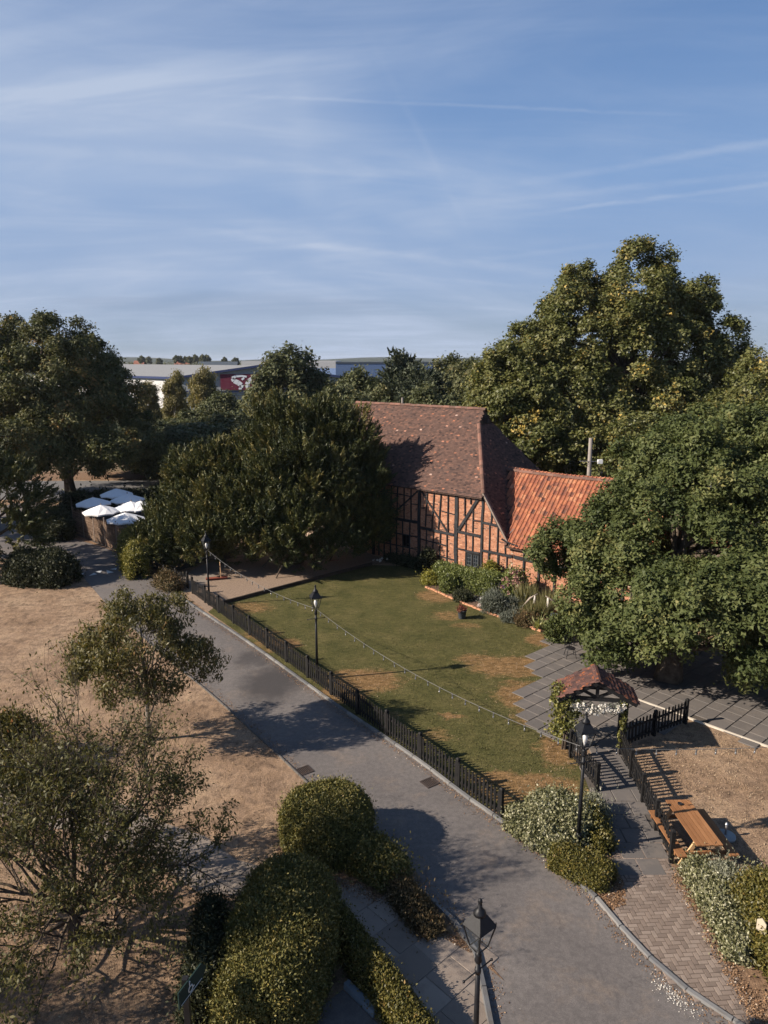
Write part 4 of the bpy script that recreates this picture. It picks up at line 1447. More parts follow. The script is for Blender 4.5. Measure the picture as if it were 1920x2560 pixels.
# the hip over the end aisle
Vh = (-BD + UP * MH).normalized()
Nh = (UP + BD * MH).normalized()
Lh = math.hypot(1, MH)
vv = lambda z: (z - EAVE) / MH * Lh
hip = [(0.0, vv(EAVE)), (0.0, vv(zl)), (2 * RT, vv(zl)), (2 * RT, vv(EAVE)), (2 * RT - TG, vv(ZG)), (TG, vv(ZG))]
tiles_on(tb, B(S1, 0, EAVE), BN, Vh, Nh, hip, .168, .105, tint=tile_tint)
# back slope
Vb = (-BN + UP * M1).normalized()
Nb = (UP + BN * M1).normalized()
tiles_on(tb, B(0, 2 * RT, EAVE), -BD, Vb, Nb, [(-S1, 0), (-S0, 0), (SG, TG * Lm), (-SR0, RT * Lm), (-SR1, RT * Lm), (-SG, TG * Lm)], .168, .21, tint=tile_tint)
tb.part('roof_tiles', 'roof_tile', roof, kind='stuff')
# ridge and hip tiles
ridge_mb = MB()
for i in range(5):
    a0, a1 = math.pi * i / 5, math.pi * (i + 1) / 5
    r = .135
    ridge_mb.face([(-.22, r * math.cos(a0), r * math.sin(a0)), (.22, r * .96 * math.cos(a0), r * .96 * math.sin(a0)), (.22, r * .96 * math.cos(a1), r * .96 * math.sin(a1)), (-.22, r * math.cos(a1), r * math.sin(a1))])
ridge_me = ridge_mb.mesh('ridge_tile', 'ridge_clay', True)


def ridge_run(parent, a, b, n_step=.44, mat_me=ridge_me, sag=0.0, lift=0.0):
    d = (b - a)
    n = max(1, int(d.length / n_step))
    org = world_of(parent)
    for i in range(n):
        t = (i + .5) / n
        p = a + d * t + Vector((0, 0, lift - sag * 4 * t * (1 - t) + random.uniform(-.012, .012)))
        o = inst('ridge_tile', mat_me, parent, p - org)
        e = d.normalized()
        o.rotation_euler = (0, -math.asin(e.z) + random.gauss(0, .012), math.atan2(e.y, e.x) + random.gauss(0, .012))


ridge_run(roof, B(SR0, RT, RZ), B(SR1 + .08, RT, RZ), lift=-.04)
ridge_run(roof, B(S1 + .02, -.02, EAVE - .02), B(SG + .02, TG, ZG), n_step=.33, lift=-.03)
# gablet with its louvre, and weatherboard behind
gb = MB()
gb.face([B(SG - .02, TG, ZG), B(SG - .02, 2 * RT - TG, ZG), B(SR1 - .02, RT, RZ)])
gb.face([B(-SG + .02, 2 * RT - TG, ZG), B(-SG + .02, TG, ZG), B(SR0 + .02, RT, RZ)])
gb.part('gablet', 'dark_wood', roof)
gl = MB()
c = B(SG + .02, RT, ZG + .30)
for k in range(4):
    gl.bar(c + BN * -.16 + UP * (-.2 + k * .12), c + BN * .16 + UP * (-.2 + k * .12), .05, .03)
gl.bar(c + BN * -.18 - UP * .24, c + BN * -.18 + UP * .24, .04, .05)
gl.bar(c + BN * .18 - UP * .24, c + BN * .18 + UP * .24, .04, .05)
gl.part('louvre', 'black_timber', roof)
bb = MB()
bb.bar(B(S1 + .03, -.05, EAVE - .02), B(sl + .02, -.05, zl - .02), .09, .17, up=BN)
bb.part('bargeboard', 'grey_wood', roof)
gt = MB()
gt.tube([B(9.15, -.12, 2.66), B(9.55, -.14, 2.52), B(10.35, -.2, 2.42)], [.055, .055, .055], 7)
gt.part('gutter', 'iron', barn)

# ------------------------------------------------------------------ the lower wing with pantiles
wing = thing('barn_wing', 'low brick wing under bright orange pantiles at the near end of the barn', 'outbuilding', B(9.8, 0, 0))
W1 = 21.0
WZ, WR = 2.55, 3.42
mb = MB()
prism(mb, [(S1 + 2.07, 0), (W1, 0), (W1, 2.5), (S1 + 2.07, 2.5)], 0.012, 0.33)
prism(mb, [(S1 + 2.07, 0), (W1, 0), (W1, 2.5), (S1 + 2.07, 2.5)], 6.5, 6.84)
mb.face([B(W1, 0.02, 0), B(W1, 6.84, 0), B(W1, 6.84, 2.5), B(W1, 3.42, 5.9), B(W1, 0.02, 2.5)])
mb.part('wall', 'mortar', wing)
mb = MB()
lay_bricks(mb, [(S1 + 2.07, 0), (16.5, 0), (16.5, 2.5), (S1 + 2.07, 2.5)], 0.012)
mb.part('brickwork', 'brick', wing, kind='stuff')
for a, za, b, zb, w in [(9.62 + i * .93, 2.5, 9.62 + i * .93 + random.gauss(0, .02), .05, .11) for i in range(1, 8)] + [(9.9, 1.75, 16.5, 1.62, .18), (9.9, 2.48, 16.5, 2.48, .2), (13.82, 1.2, 14.28, 1.62, .12)]:
    m2 = MB()
    m2.bar(B(a, -.02, za), B(b, -.02, zb), w, .09, up=BN)
    m2.part('timber', 'black_timber', wing)
slope = MB()
wdk = Vector((0, 0, -.07))
i0 = S1 - (WZ + WR - EAVE) / MH
slope.face([p + wdk for p in [B(sl, -.25, WZ - .25), B(W1 + .1, -.25, WZ - .25), B(W1 + .1, WR, WZ + WR), B(i0, WR, WZ + WR)]])
slope.face([p + wdk for p in [B(i0, WR, WZ + WR), B(W1 + .1, WR, WZ + WR), B(W1 + .1, 2 * WR + .25, WZ - .25), B(sl, 2 * WR + .25, WZ - .25)]])
wroof = slope.part('roof', 'roof_deck', wing)
TW, TG2 = .252, .300
prof = [(-.124, .004), (-.100, .058), (-.055, .070), (-.012, .022), (.045, .002), (.095, .006), (.118, .022)]
pt = MB()
for (x0, z0), (x1, z1) in zip(prof[:-1], prof[1:]):
    pt.face([(x0, 0, z0 + .022), (x1, 0, z1 + .022), (x1, TG2 + .04, z1), (x0, TG2 + .04, z0)])
    pt.face([(x0, 0, z0 - .005), (x1, 0, z1 - .005), (x1, 0, z1 + .022), (x0, 0, z0 + .022)])
pan_me = pt.mesh('pantile', 'pantile')
Wv = (BN + UP).normalized()
Wn = (UP - BN).normalized()
Wx = BD
rotm = Matrix((Wx, Wv, Wn)).transposed().to_4x4()
cells_ = []
rows = int((WR + .25) * math.sqrt(2) / TG2)
for r in range(rows + 1):
    v = -.25 * math.sqrt(2) + r * TG2
    zc = WZ + v / math.sqrt(2)
    s_left = S1 - (zc - EAVE) / MH
    ccount = int((W1 - 6.5) / TW)
    for c_ in range(ccount):
        s = 6.6 + c_ * TW
        if s > s_left - .02 and v < WR * math.sqrt(2) - .05:
            cells_.append((s, v))


def sagz(s, v):
    k = max(0.0, min(1.0, v / 4.8))
    return -.10 * k * math.sin(min(1, max(0, (s - 7) / 7)) * math.pi)


# the 300 seen largest and clear of the oak as pieces
def in_view(sv):
    s, v = sv
    lim = 10.2 + (v + .3) * .62 if v < 3.0 else 12.0 + (v - 3.0) * 1.1
    return s < lim


cells_.sort(key=lambda q: (not in_view(q), q[0]))
org = world_of(wroof)
far_pan = MB()
for k, (s, v) in enumerate(cells_):
    p = B(s, 0, WZ) + Wv * v + Wn * (.02 + random.uniform(-.006, .010)) + UP * sagz(s, v)
    if k < 300:
        o = bpy.data.objects.new('pantile', pan_me)
        COL.objects.link(o)
        o.parent = wroof
        jig = Matrix.Rotation(random.gauss(0, .018), 4, 'Z') @ Matrix.Rotation(random.gauss(0, .02), 4, 'X')
        o.matrix_local = Matrix.Translation(p - org) @ rotm @ jig
    else:
        tn = random.random()
        for (x0, z0), (x1, z1) in zip(prof[:-1], prof[1:]):
            g = lambda x, y, z: p + Wx * x + Wv * y + Wn * z
            far_pan.face([g(x0, 0, z0 + .022), g(x1, 0, z1 + .022), g(x1, TG2 + .04, z1), g(x0, TG2 + .04, z0)], tn)
            far_pan.face([g(x0, 0, z0 - .005), g(x1, 0, z1 - .005), g(x1, 0, z1 + .022), g(x0, 0, z0 + .022)], tn)
far_pan.part('pantiles', 'pantile_far', wroof, kind='stuff')
a, b = B(i0 + .05, WR, WZ + WR), B(W1, WR, WZ + WR)
ridge_run(wroof, a, a.lerp(b, .45), lift=-.02, sag=.05)
ridge_run(wroof, a.lerp(b, .45), b, lift=-.02)
vg = MB()
vg.bar(B(i0 - .02, WR, WZ + WR - .02), B(sl - .02, -.2, WZ - .2), .12, .10, up=Wn)
vg.part('verge', 'ridge_clay', wroof)
# little lead flashing near the valley foot
fl = MB()
fl.bar(B(9.42, .25, 2.95), B(9.55, .55, 3.2), .05, .03)
fl.part('flashing', 'bright_metal', wroof)

# ------------------------------------------------------------------ picket fences
def picket_mesh(h, w=.072, d=.022):
    mb = MB()
    x, y = w / 2, d / 2
    mb.hexa([(-x, -y, .04), (x, -y, .04), (x, y, .04), (-x, y, .04)], [(-x, -y, h - .05), (x, -y, h - .05), (x, y, h - .05), (-x, y, h - .05)])
    mb.hexa([(-x, -y, h - .05), (x, -y, h - .05), (x, y, h - .05), (-x, y, h - .05)], [(-x * .35, -y, h), (x * .35, -y, h), (x * .35, y, h), (-x * .35, y, h)], bottom=False)
    return mb.mesh('picket', 'fence_black')


PICKET = picket_mesh(.84)
mbp = MB()
mbp.box((0, 0, .46), (.10, .10, .92))
mbp.hexa([(-.06, -.06, .92), (.06, -.06, .92), (.06, .06, .92), (-.06, .06, .92)], [(-.02, -.02, .96), (.02, -.02, .96), (.02, .02, .96), (-.02, .02, .96)])
POST = mbp.mesh('fence_post', 'fence_black')


def fence(label, a, b, bays, spacing=.150, posts_at_ends=(True, True), z=0.02):
    a, b = Vector((a[0], a[1], 0)), Vector((b[0], b[1], 0))
    t = thing('picket_fence', label, 'fence', a.lerp(b, .5), 'black picket fences')
    d = (b - a).normalized()
    n = Vector((-d.y, d.x, 0))
    rot = math.atan2(d.y, d.x)
    L_ = (b - a).length
    mid = a.lerp(b, .5)
    for i in range(bays + 1):
        if (i == 0 and not posts_at_ends[0]) or (i == bays and not posts_at_ends[1]):
            continue
        inst('fence_post', POST, t, a + d * (L_ * i / bays) - mid + Vector((0, 0, z - .02 + random.uniform(-.01, .02))), rot + random.gauss(0, .03))
    for i in range(bays):
        for zr in (.20, .64):
            mb = MB()
            p, q = a + d * (L_ * i / bays + .05), a + d * (L_ * (i + 1) / bays - .05)
            mb.bar(p + Vector((0, 0, zr + z)), q + Vector((0, 0, zr + z)), .035, .07)
            mb.part('rail', 'fence_black', t)
        k = int(L_ / bays / spacing)
        for j in range(k):
            x = L_ * i / bays + (j + .5) * (L_ / bays) / k
            if min(x - L_ * i / bays, L_ * (i + 1) / bays - x) < .06:
                continue
            o = inst('picket', PICKET, t, a + d * x + n * .03 - mid + Vector((0, 0, z + random.uniform(-.012, .012))), rot + random.gauss(0, .02))
            o.rotation_euler[0] = random.gauss(0, .01)
            o.rotation_euler[1] = random.gauss(0, .012)
    return t


FA, FB = P(1252, 2046), P(482, 1484)
fence('long black picket fence between the driveway and the lawn', FA, FB, 13)
fence('short black picket fence piece at the far end beside the pale walkway', P(470, 1470), P(412, 1452), 2)
fence('black picket fence on the lawn side of the path below the tiled arch', (5.98, 20.6), (6.28, 18.75), 1)
fence('black picket fence along the path in front of the orange picnic table', (7.62, 20.75), (7.27, 15.72), 4)
fence('black picket fence panel running from the tiled arch towards the oak', (7.75, 21.1), (10.55, 22.75), 2)

# ------------------------------------------------------------------ the tiled arch over the path
AC, AY = Vector((6.83, 21.0, 0)), math.radians(-9)
ax_, ay_ = Vector((math.cos(AY), math.sin(AY), 0)), Vector((-math.sin(AY), math.cos(AY), 0))
arch = thing('garden_arch', 'black timber arch with a small tiled roof over the garden path', 'garden arch', AC)


def A(x, y, z):
    return AC + ax_ * x + ay_ * y + UP * z


for x in (-.92, .92):
    for y in (-.02, .82):
        mb = MB()
        mb.bar(A(x, y, 0), A(x, y, 1.78), .12, .12, up=ay_)
        mb.part('post', 'black_paint', arch)
for x in (-.92, .92):
    mb = MB()
    mb.bar(A(x, -.15, 1.83), A(x, .95, 1.83), .11, .12)
    mb.part('beam', 'black_paint', arch)
for y in (-.02, .82):
    mb = MB()
    mb.bar(A(-1.0, y, 1.84), A(1.0, y, 1.84), .09, .11)
    mb.part('tie_beam', 'black_paint', arch)
    mb = MB()
    mb.bar(A(0, y, 1.88), A(0, y, 2.38), .10, .10, up=ay_)
    mb.part('king_post', 'black_paint', arch)
    for sx in (-1, 1):
        mb = MB()
        mb.bar(A(sx * .06, y, 1.92), A(sx * .5, y, 2.14), .08, .08, up=ay_)
        mb.part('brace', 'black_paint', arch)
for y in (-.14, .40, .94):
    for sx in (-1, 1):
        mb = MB()
        mb.bar(A(0, y, 2.45), A(sx * 1.22, y, 1.77), .07, .13, up=ay_ if False else UP)
        mb.part('rafter', 'black_paint', arch)
arch_roof = MB()
for sx in (-1, 1):
    arch_roof.hexa([A(0, -.16, 2.50), A(sx * 1.25, -.16, 1.80), A(sx * 1.25, .96, 1.80), A(0, .96, 2.50)][::sx], [A(0, -.16, 2.525), A(sx * 1.25, -.16, 1.825), A(sx * 1.25, .96, 1.825), A(0, .96, 2.525)][::sx])
aroof = arch_roof.part('roof', 'dark_wood', arch)
ah = .70 / 1.25
for sx in (-1, 1):
    at = MB()
    Ux = ay_ * (-sx)
    Vx = (ax_ * (-sx) + UP * ah).normalized()
    Nx = (UP + ax_ * sx * ah).normalized()
    ll_ = 1.25 * math.hypot(1, ah)
    tiles_on(at, A(sx * 1.27, .40, 1.83), Ux, Vx, Nx, [(-.60, -.02), (.60, -.02), (.60, ll_ + .02), (-.60, ll_ + .02)], .17, .15, th=.02)
    at.part('roof_tiles', 'arch_tile', aroof, kind='stuff')
for k in range(4):
    mb = MB()
    for i in range(4):
        a0, a1 = math.pi * i / 4, math.pi * (i + 1) / 4
        y0, y1 = -.18 + k * .29, -.18 + k * .29 + .285
        q = lambda y, aa: A(.11 * math.cos(aa), y, 2.50 + .085 * math.sin(aa))
        mb.face([q(y0, a0), q(y0, a1), q(y1, a1), q(y1, a0)])
    mb.part('ridge_tile', 'arch_tile', aroof)


def leaf_cloud(name, mat, parent, centers, sig, n, ll, lw, up=.3, kind=None):
    C = np.array(centers, float)
    k = rng.integers(0, len(C), n)
    pos = C[k] + gauss(n) * np.array(sig)
    pos[:, 2] = np.maximum(pos[:, 2], .03)
    nrm = unit(gauss(n) + np.array([-.3, -.4, up]))
    ax = np.cross(nrm, gauss(n)) + np.array([0, 0, .2])
    s = rng.uniform(.7, 1.3, n)
    return quads_object(name, leaf_quads(pos, ax, nrm, ll * s, lw * s), np.clip(.5 + .28 * rng.normal(size=n), 0, 1), mat, parent, kind)


ivy = thing('climbing_ivy', 'green ivy smothering the left posts of the tiled arch', 'ivy', A(-1.0, .3, 0))
cs = [A(-1.02 + random.gauss(0, .10), random.uniform(-.15, .85), z) for z in np.linspace(.08, 1.85, 26)] + [A(-.82 + random.gauss(0, .12), random.uniform(-.2, .3), random.uniform(.9, 1.8)) for _ in range(14)] + [A(-1.2, random.uniform(0, .9), random.uniform(1.75, 2.0)) for _ in range(6)]
leaf_cloud('foliage', 'ivy_leaf', ivy, cs, (.10, .09, .10), 3200, .085, .07)
mb = MB()
for k in range(5):
    x = random.uniform(-1.08, -.85)
    mb.tube([A(x, -.08, 0), A(x + .05, -.1, .6), A(x - .06, -.1, 1.2), A(x, -.08, 1.7)], [.022, .018, .014, .008], 5)
mb.part('stem', 'bark', ivy)
ivy = thing('climbing_ivy', 'thin strand of ivy on the right post of the tiled arch', 'ivy', A(.88, 0, 0))
leaf_cloud('foliage', 'ivy_leaf', ivy, [A(.84 + random.gauss(0, .03), -.09 + random.gauss(0, .05), z) for z in np.linspace(.35, 1.8, 24)], (.045, .04, .07), 650, .07, .055)
gar = thing('flower_garland', 'swag of white flowers hung under the tiled arch', 'garland', A(0, -.12, 1.8))
cs = [A(x, -.13, 1.70 - .16 * math.cos(x * 1.9) + random.gauss(0, .03)) for x in np.linspace(-.78, .82, 34)]
leaf_cloud('greenery', 'lavender', gar, cs, (.06, .06, .085), 900, .09, .03)
leaf_cloud('blossoms', 'white_petal', gar, [Vector(c) + Vector((random.gauss(0, .03), -.09, random.gauss(0, .07))) for c in cs + cs], (.020, .022, .020), 1150, .065, .055)

# ------------------------------------------------------------------ street lamps: one built with its parts, then copied
def make_lamp(loc, rot, label):
    t = thing('street_lamp', label, 'street lamp', loc, 'black lantern street lamps')
    x, y = loc[0], loc[1]
    c = (x, y, 0)
    mb = MB()
    mb.lathe([(.085, 0), (.085, .06), (.072, .10), (.066, .42), (.072, .46), (.055, .52)], c, 12)
    mb.part('base', 'iron', t, True)
    mb = MB()
    mb.lathe([(.050, .50), (.043, 1.4), (.036, 2.52)], c, 12)
    mb.part('post', 'iron', t, True)
    mb = MB()
    mb.lathe([(.036, 2.50), (.056, 2.53), (.058, 2.56), (.044, 2.60), (.052, 2.64), (.030, 2.70)], c, 12)
    mb.part('collar', 'iron', t, True)
    mb = MB()
    ca, sa = math.cos(rot), math.sin(rot)
    mb.tube([(x - ca * .30, y - sa * .30, 2.36), (x + ca * .30, y + sa * .30, 2.36)], [.012, .012], 6)
    for s in (-1, 1):
        mb.lathe([(.004, -.022), (.022, -.01), (.022, .01), (.004, .022)], (x + s * ca * .31, y + s * sa * .31, 2.36), 8)
    mb.lathe([(.046, -.05), (.052, 0), (.046, .05)], (x, y, 2.36), 10)
    mb.part('ladder_bar', 'iron', t, True)
    z0, z1, r0, r1 = 2.80, 3.17, .135, .245
    cor = lambda r, z: [(x + r * math.cos(rot + math.pi / 4 + k * math.pi / 2), y + r * math.sin(rot + math.pi / 4 + k * math.pi / 2), z) for k in range(4)]
    mb = MB()
    lo, hi = cor(r0, z0), cor(r1, z1)
    for k in range(4):
        mb.tube([lo[k], hi[k]], [.011, .013], 5)
        mb.tube([lo[k], lo[(k + 1) % 4]], [.010, .010], 5)
        mb.tube([hi[k], hi[(k + 1) % 4]], [.016, .016], 5)
        mb.tube([lo[k], (x + (lo[k][0] - x) * .25, y + (lo[k][1] - y) * .25, 2.69)], [.011, .011], 5)
        mb.tube([hi[k], (hi[k][0], hi[k][1], hi[k][2] + .06)], [.010, .008], 5)
    mb.part('lantern_frame', 'iron', t)
    mb = MB()
    e, m2, u = cor(r1 * 1.05, z1 + .012), cor(.11, z1 + .19), cor(.07, z1 + .21)
    for k in range(4):
        j = (k + 1) % 4
        mb.face([e[k], e[j], m2[j], m2[k]])
        mb.face([m2[k], m2[j], u[j], u[k]])
    mb.face(e[::-1])
    mb.part('lantern_roof', 'iron', t)
    mb = MB()
    mb.lathe([(.10, z1 + .19), (.092, z1 + .23), (.055, z1 + .28), (.034, z1 + .30), (.034, z1 + .36), (.022, z1 + .37), (.036, z1 + .40), (.030, z1 + .44), (.008, z1 + .46)], c, 12)
    mb.part('finial', 'iron', t, True)
    lo2, hi2 = cor(r0 * .97, z0 + .005), cor(r1 * .97, z1 - .008)
    for k in range(4):
        j = (k + 1) % 4
        mb = MB()
        mb.face([lo2[k], lo2[j], hi2[j], hi2[k]])
        mb.part('lantern_pane', 'lantern_glass', t)
    mb = MB()
    mb.lathe([(.014, z0 - .02), (.022, z0 + .03), (.048, z0 + .09), (.062, z0 + .15), (.055, z0 + .21), (.030, z0 + .26), (.006, z0 + .28)], c, 12)
    mb.part('bulb', 'bulb_white', t, True)
    return t


LAMP_MID, LAMP_FAR, LAMP_R, LAMP_FG = P(793, 1672), P(520, 1500), P(1441, 2080), PY(1197, 2350, 10.55)
LAMP_MID = Vector((-2.66, 26.26, 0))
LAMP_FAR = Vector((-9.05, 35.0, 0))
LAMP_R = Vector((5.02, 16.15, 0))
LAMP_FG = Vector((1.56, 9.92, 0))
lamp = make_lamp(LAMP_MID, math.radians(20), 'black street lamp on the lawn behind the middle of the long picket fence')
lamp.scale = (1.09, 1.09, 1.09)
for q, rz, lb in ((LAMP_FAR, 15, 'farthest black street lamp of the garden, beside the bark chip area'), (LAMP_R, -8, 'black street lamp rising from the variegated bush in front of the tiled arch'),
                  (LAMP_FG, 20, 'nearest black street lamp with empty clear lantern at the bottom edge by the driveway')):
    c = copy_tree(lamp)
    c.location = q
    c.rotation_euler = (0, 0, math.radians(rz))
    c['label'] = lb
    if 'nearest' in lb:
        for ch in list(c.children):
            if ch.name.startswith('bulb'):
                bpy.data.objects.remove(ch)


# ------------------------------------------------------------------ festoon lights
bm2 = MB()
bm2.lathe([(.005, 0), (.020, -.012), (.022, -.075), (.012, -.09)], (0, 0, 0), 6)
SOCK = bm2.mesh('bulb_holder', 'cable', True)
bm3 = MB()
bm3.lathe([(.010, -.085), (.022, -.110), (.026, -.132), (.018, -.158), (.005, -.168)], (0, 0, 0), 8)
BULB = bm3.mesh('bulb', 'bulb_glass', True)


def festoon(label, a, b, sag, n, skip=()):
    t = thing('festoon_lights', label, 'string lights', a, 'festoon lights between the lamps')
    mb = MB()
    pts = [a.lerp(b, k / 24) - Vector((0, 0, sag * 4 * (k / 24) * (1 - k / 24))) for k in range(25)]
    mb.tube(pts, [.0075] * 25, 5)
    mb.part('cable', 'cable_grey', t)
    for i in range(n):
        f = (i + .6) / n
        p = a.lerp(b, f) - Vector((0, 0, sag * 4 * f * (1 - f))) - a
        o = inst('bulb_holder', SOCK, t, p)
        o.rotation_euler = (random.gauss(0, .08), random.gauss(0, .08), 0)
        inst('bulb', BULB, o)


festoon('string of light bulbs from the farthest lamp to the lamp on the lawn', LAMP_FAR + Vector((.05, 0, 2.95)), LAMP_MID + Vector((0, 0, 2.98)), .34, 18)
festoon('string of light bulbs crossing the lawn to the lamp before the arch', LAMP_MID + Vector((0, 0, 2.98)), LAMP_R + Vector((0, 0, 2.98)), .50, 22)
festoon('string of light bulbs running right from the lamp before the arch over the dry grass', LAMP_R + Vector((0, 0, 2.98)), Vector((15.5, 17.0, 3.15)), .30, 20)

# ------------------------------------------------------------------ picnic table
PT = Vector((8.03, 16.34, 0))
pr3 = math.radians(2)
pt_ = thing('picnic_table', 'orange stained wooden picnic table on the dry grass behind the path fence', 'picnic table', PT)


def T(x, y, z):
    return PT + Vector((x * math.cos(pr3) - y * math.sin(pr3), x * math.sin(pr3) + y * math.cos(pr3), z))


for i in range(6):
    x = -.275 + i * .11
    mb = MB()
    mb.bar(T(x, -.93 + random.uniform(-.006, .006), .735), T(x, .93, .735), .097, .03)
    mb.part('tabletop_plank', 'orange_wood', pt_)
for s in (-1, 1):
    for i in range(2):
        mb = MB()
        x = s * (.595 + i * .118)
        mb.bar(T(x, -.93, .43), T(x, .93, .43), .112, .035)
        mb.part('bench_plank', 'orange_wood', pt_)
    for y in (-.68, .68):
        mb = MB()
        mb.bar(T(s * .20, y, .715), T(s * .60, y, .0), .10, .045, up=(0, 1, 0))
        mb.part('leg', 'raw_wood', pt_)
for y in (-.725, .725):
    mb = MB()
    mb.bar(T(-.78, y, .385), T(.78, y, .385), .045, .09)
    mb.part('cross_beam', 'orange_wood', pt_)
    mb = MB()
    mb.bar(T(-.30, y * .93, .70), T(.30, y * .93, .70), .04, .05)
    mb.part('top_bearer', 'orange_wood', pt_)
mb = MB()
mb.lathe([(.050, .752), (.062, .756), (.066, .785), (.058, .79), (.045, .775), (.012, .77)], tuple(T(-.02, .72, 0)), 14)
tag(mb.part('ashtray', 'black_paint', None, True), 'small black round ashtray on the far end of the picnic table', 'ashtray')
pb = thing('parasol_weight', 'grey round stone parasol foot with a short steel tube beside the picnic table', 'parasol weight', (9.12, 16.72, 0))
mb = MB()
mb.lathe([(.26, .012), (.26, .07), (.24, .085), (.05, .09)], (9.12, 16.72, 0), 24)
mb.part('foot', 'granite', pb, True)
mb = MB()
mb.lathe([(.026, .09), (.026, .44), (.020, .44)], (9.12, 16.72, 0), 10)
mb.lathe([(.040, .36), (.040, .40)], (9.12, 16.72, 0), 10)
mb.part('tube', 'bright_metal', pb, True)

# ------------------------------------------------------------------ drains, signs, pots, small things
def gully(p, rot, label):
    t = thing('drain_cover', label, 'drain cover', p, 'iron drain covers in the driveway')
    mb = MB()
    ca, sa = math.cos(rot), math.sin(rot)
    q = lambda x, y, z: (p.x + x * ca - y * sa, p.y + x * sa + y * ca, z)
    for s in (-1, 1):
        mb.bar(q(s * .21, -.20, .014), q(s * .21, .20, .014), .04, .02)
        mb.bar(q(-.23, s * .19, .015), q(.23, s * .19, .015), .04, .02)
    mb.part('frame', 'gully_iron', t)
    mb = MB()
    mb.face([q(-.2, -.19, .0065), q(.2, -.19, .0065), q(.2, .19, .0065), q(-.2, .19, .0065)])
    mb.part('pit', 'void', t)
    for k in range(7):
        mb = MB()
        x = -.16 + k * .053
        mb.bar(q(x, -.17, .013), q(x, .17, .013), .024, .014)
        mb.part('bar', 'gully_iron', t)


gully(P(752, 1927) + Vector((.12, 0, 0)), math.radians(35), 'iron drain cover at the left edge of the driveway above the ball bush')
gully(P(1083, 1957) - Vector((.10, 0, 0)), math.radians(35), 'iron drain cover at the right kerb under the picket fence')

# fingerpost with the wheelchair symbol
sp = Vector((-3.46, 10.36, 0))
sg = thing('wheelchair_sign', 'dark green board on a black post with a white wheelchair symbol', 'sign', sp)
mb = MB()
mb.bar(sp, sp + Vector((0, 0, 1.98)), .10, .10, up=(0, 1, 0))
mb.part('post', 'black_paint', sg)
d1 = Vector((0.35, 0.93, 0)).normalized()          # the board runs away from the drone
nn = Vector((d1.y, -d1.x, 0))                       # the printed face
qb = lambda u, w, o: sp + d1 * u + Vector((0, 0, 1.80 + w)) + nn * (.06 + o)
ol = [(-.30, -.16), (.36, -.16), (.50, 0), (.36, .17), (-.30, .17)]
mb = MB()
fa, fb = [qb(u, w, .0) for u, w in ol], [qb(u, w, .025) for u, w in ol]
mb.face(fa)
mb.face(fb[::-1])
for k in range(5):
    j = (k + 1) % 5
    mb.face([fa[j], fa[k], fb[k], fb[j]])
mb.part('board', 'sign_green', sg)
mb = MB()
off = .032
mb.tube([qb(-.26, -.115, off), qb(.34, -.115, off)], [.006, .006], 4)
ring = [qb(.02 + .062 * math.cos(a), -.02 + .062 * math.sin(a), off) for a in np.linspace(math.radians(-10), math.radians(-250), 14)]
mb.tube(ring, [.010] * len(ring), 4)
mb.tube([qb(-.005, .11, off), qb(-.005, .03, off), qb(.055, .025, off), qb(.085, -.05, off), qb(.115, -.04, off)], [.011] * 5, 4)
mb.lathe([(.004, -.018), (.018, 0), (.004, .018)], tuple(qb(-.005, .135, off)), 7)
mb.part('symbol', 'sign_grey_white', sg)

sp2 = P(1851, 2345) + Vector((.02, .08, 0))
sp2 = Vector((7.95, 12.75, 0))
wsg = thing('small_sign', 'small pale five-sided sign board standing in the big right-hand hedge', 'sign', sp2)
mb = MB()
mb.bar(sp2, sp2 + Vector((0, 0, .80)), .03, .03, up=(0, 1, 0))
mb.part('stake', 'grey_wood', wsg)
mb = MB()
du, dn = Vector((.50, -.86, 0)).normalized(), Vector((-.86, -.5, 0)).normalized()
ol = [(-.10, -.16), (.10, -.16), (.10, .08), (0, .17), (-.10, .08)]
fa = [sp2 + du * u + Vector((0, 0, .88 + w)) + dn * .02 for u, w in ol]
fb = [p + dn * .02 for p in fa]
mb.face(fa[::-1])
mb.face(fb)
for k in range(5):
    j = (k + 1) % 5
    mb.face([fa[k], fa[j], fb[j], fb[k]])
mb.part('board', 'cream_wood', wsg)

# bucket planter on the lawn
bp = P(1155, 1546)
bk = thing('bucket_planter', 'grey bucket of drooping red plants standing on the lawn by the bed edging', 'planter', bp)
mb = MB()
mb.lathe([(.155, .0), (.17, .02), (.215, .40), (.235, .41), (.235, .44), (.21, .44), (.20, .38)], tuple(bp), 18)
mb.part('bucket', 'bucket', bk, True)
mb = MB()
mb.lathe([(.20, .385), (.02, .40)], tuple(bp), 14)
mb.part('soil', 'soil', bk)
leaf_cloud('plant', 'red_leaf', bk, [bp + Vector((random.gauss(0, .10), random.gauss(0, .10), .46 + random.uniform(0, .18))) for _ in range(12)], (.05, .05, .05), 420, .10, .04)


def rock(p, r, mat, label):
    mb = MB()
    n, m_ = 7, 5
    rr = [[r * random.uniform(.75, 1.15) for _ in range(n)] for _ in range(m_ + 1)]
    for i in range(m_):
        for j in range(n):
            f = lambda ii, jj: p + Vector((math.cos(2 * math.pi * jj / n) * math.sin(math.pi * ii / m_) * rr[ii][jj % n], math.sin(2 * math.pi * jj / n) * math.sin(math.pi * ii / m_) * rr[ii][jj % n] * .7, math.cos(math.pi * ii / m_) * r * .55 + r * .35))
            mb.face([f(i, j), f(i + 1, j), f(i + 1, j + 1), f(i, j + 1)], .5)
    tag(mb.part('rock', mat), label, 'rock', 'rocks in the planting bed')


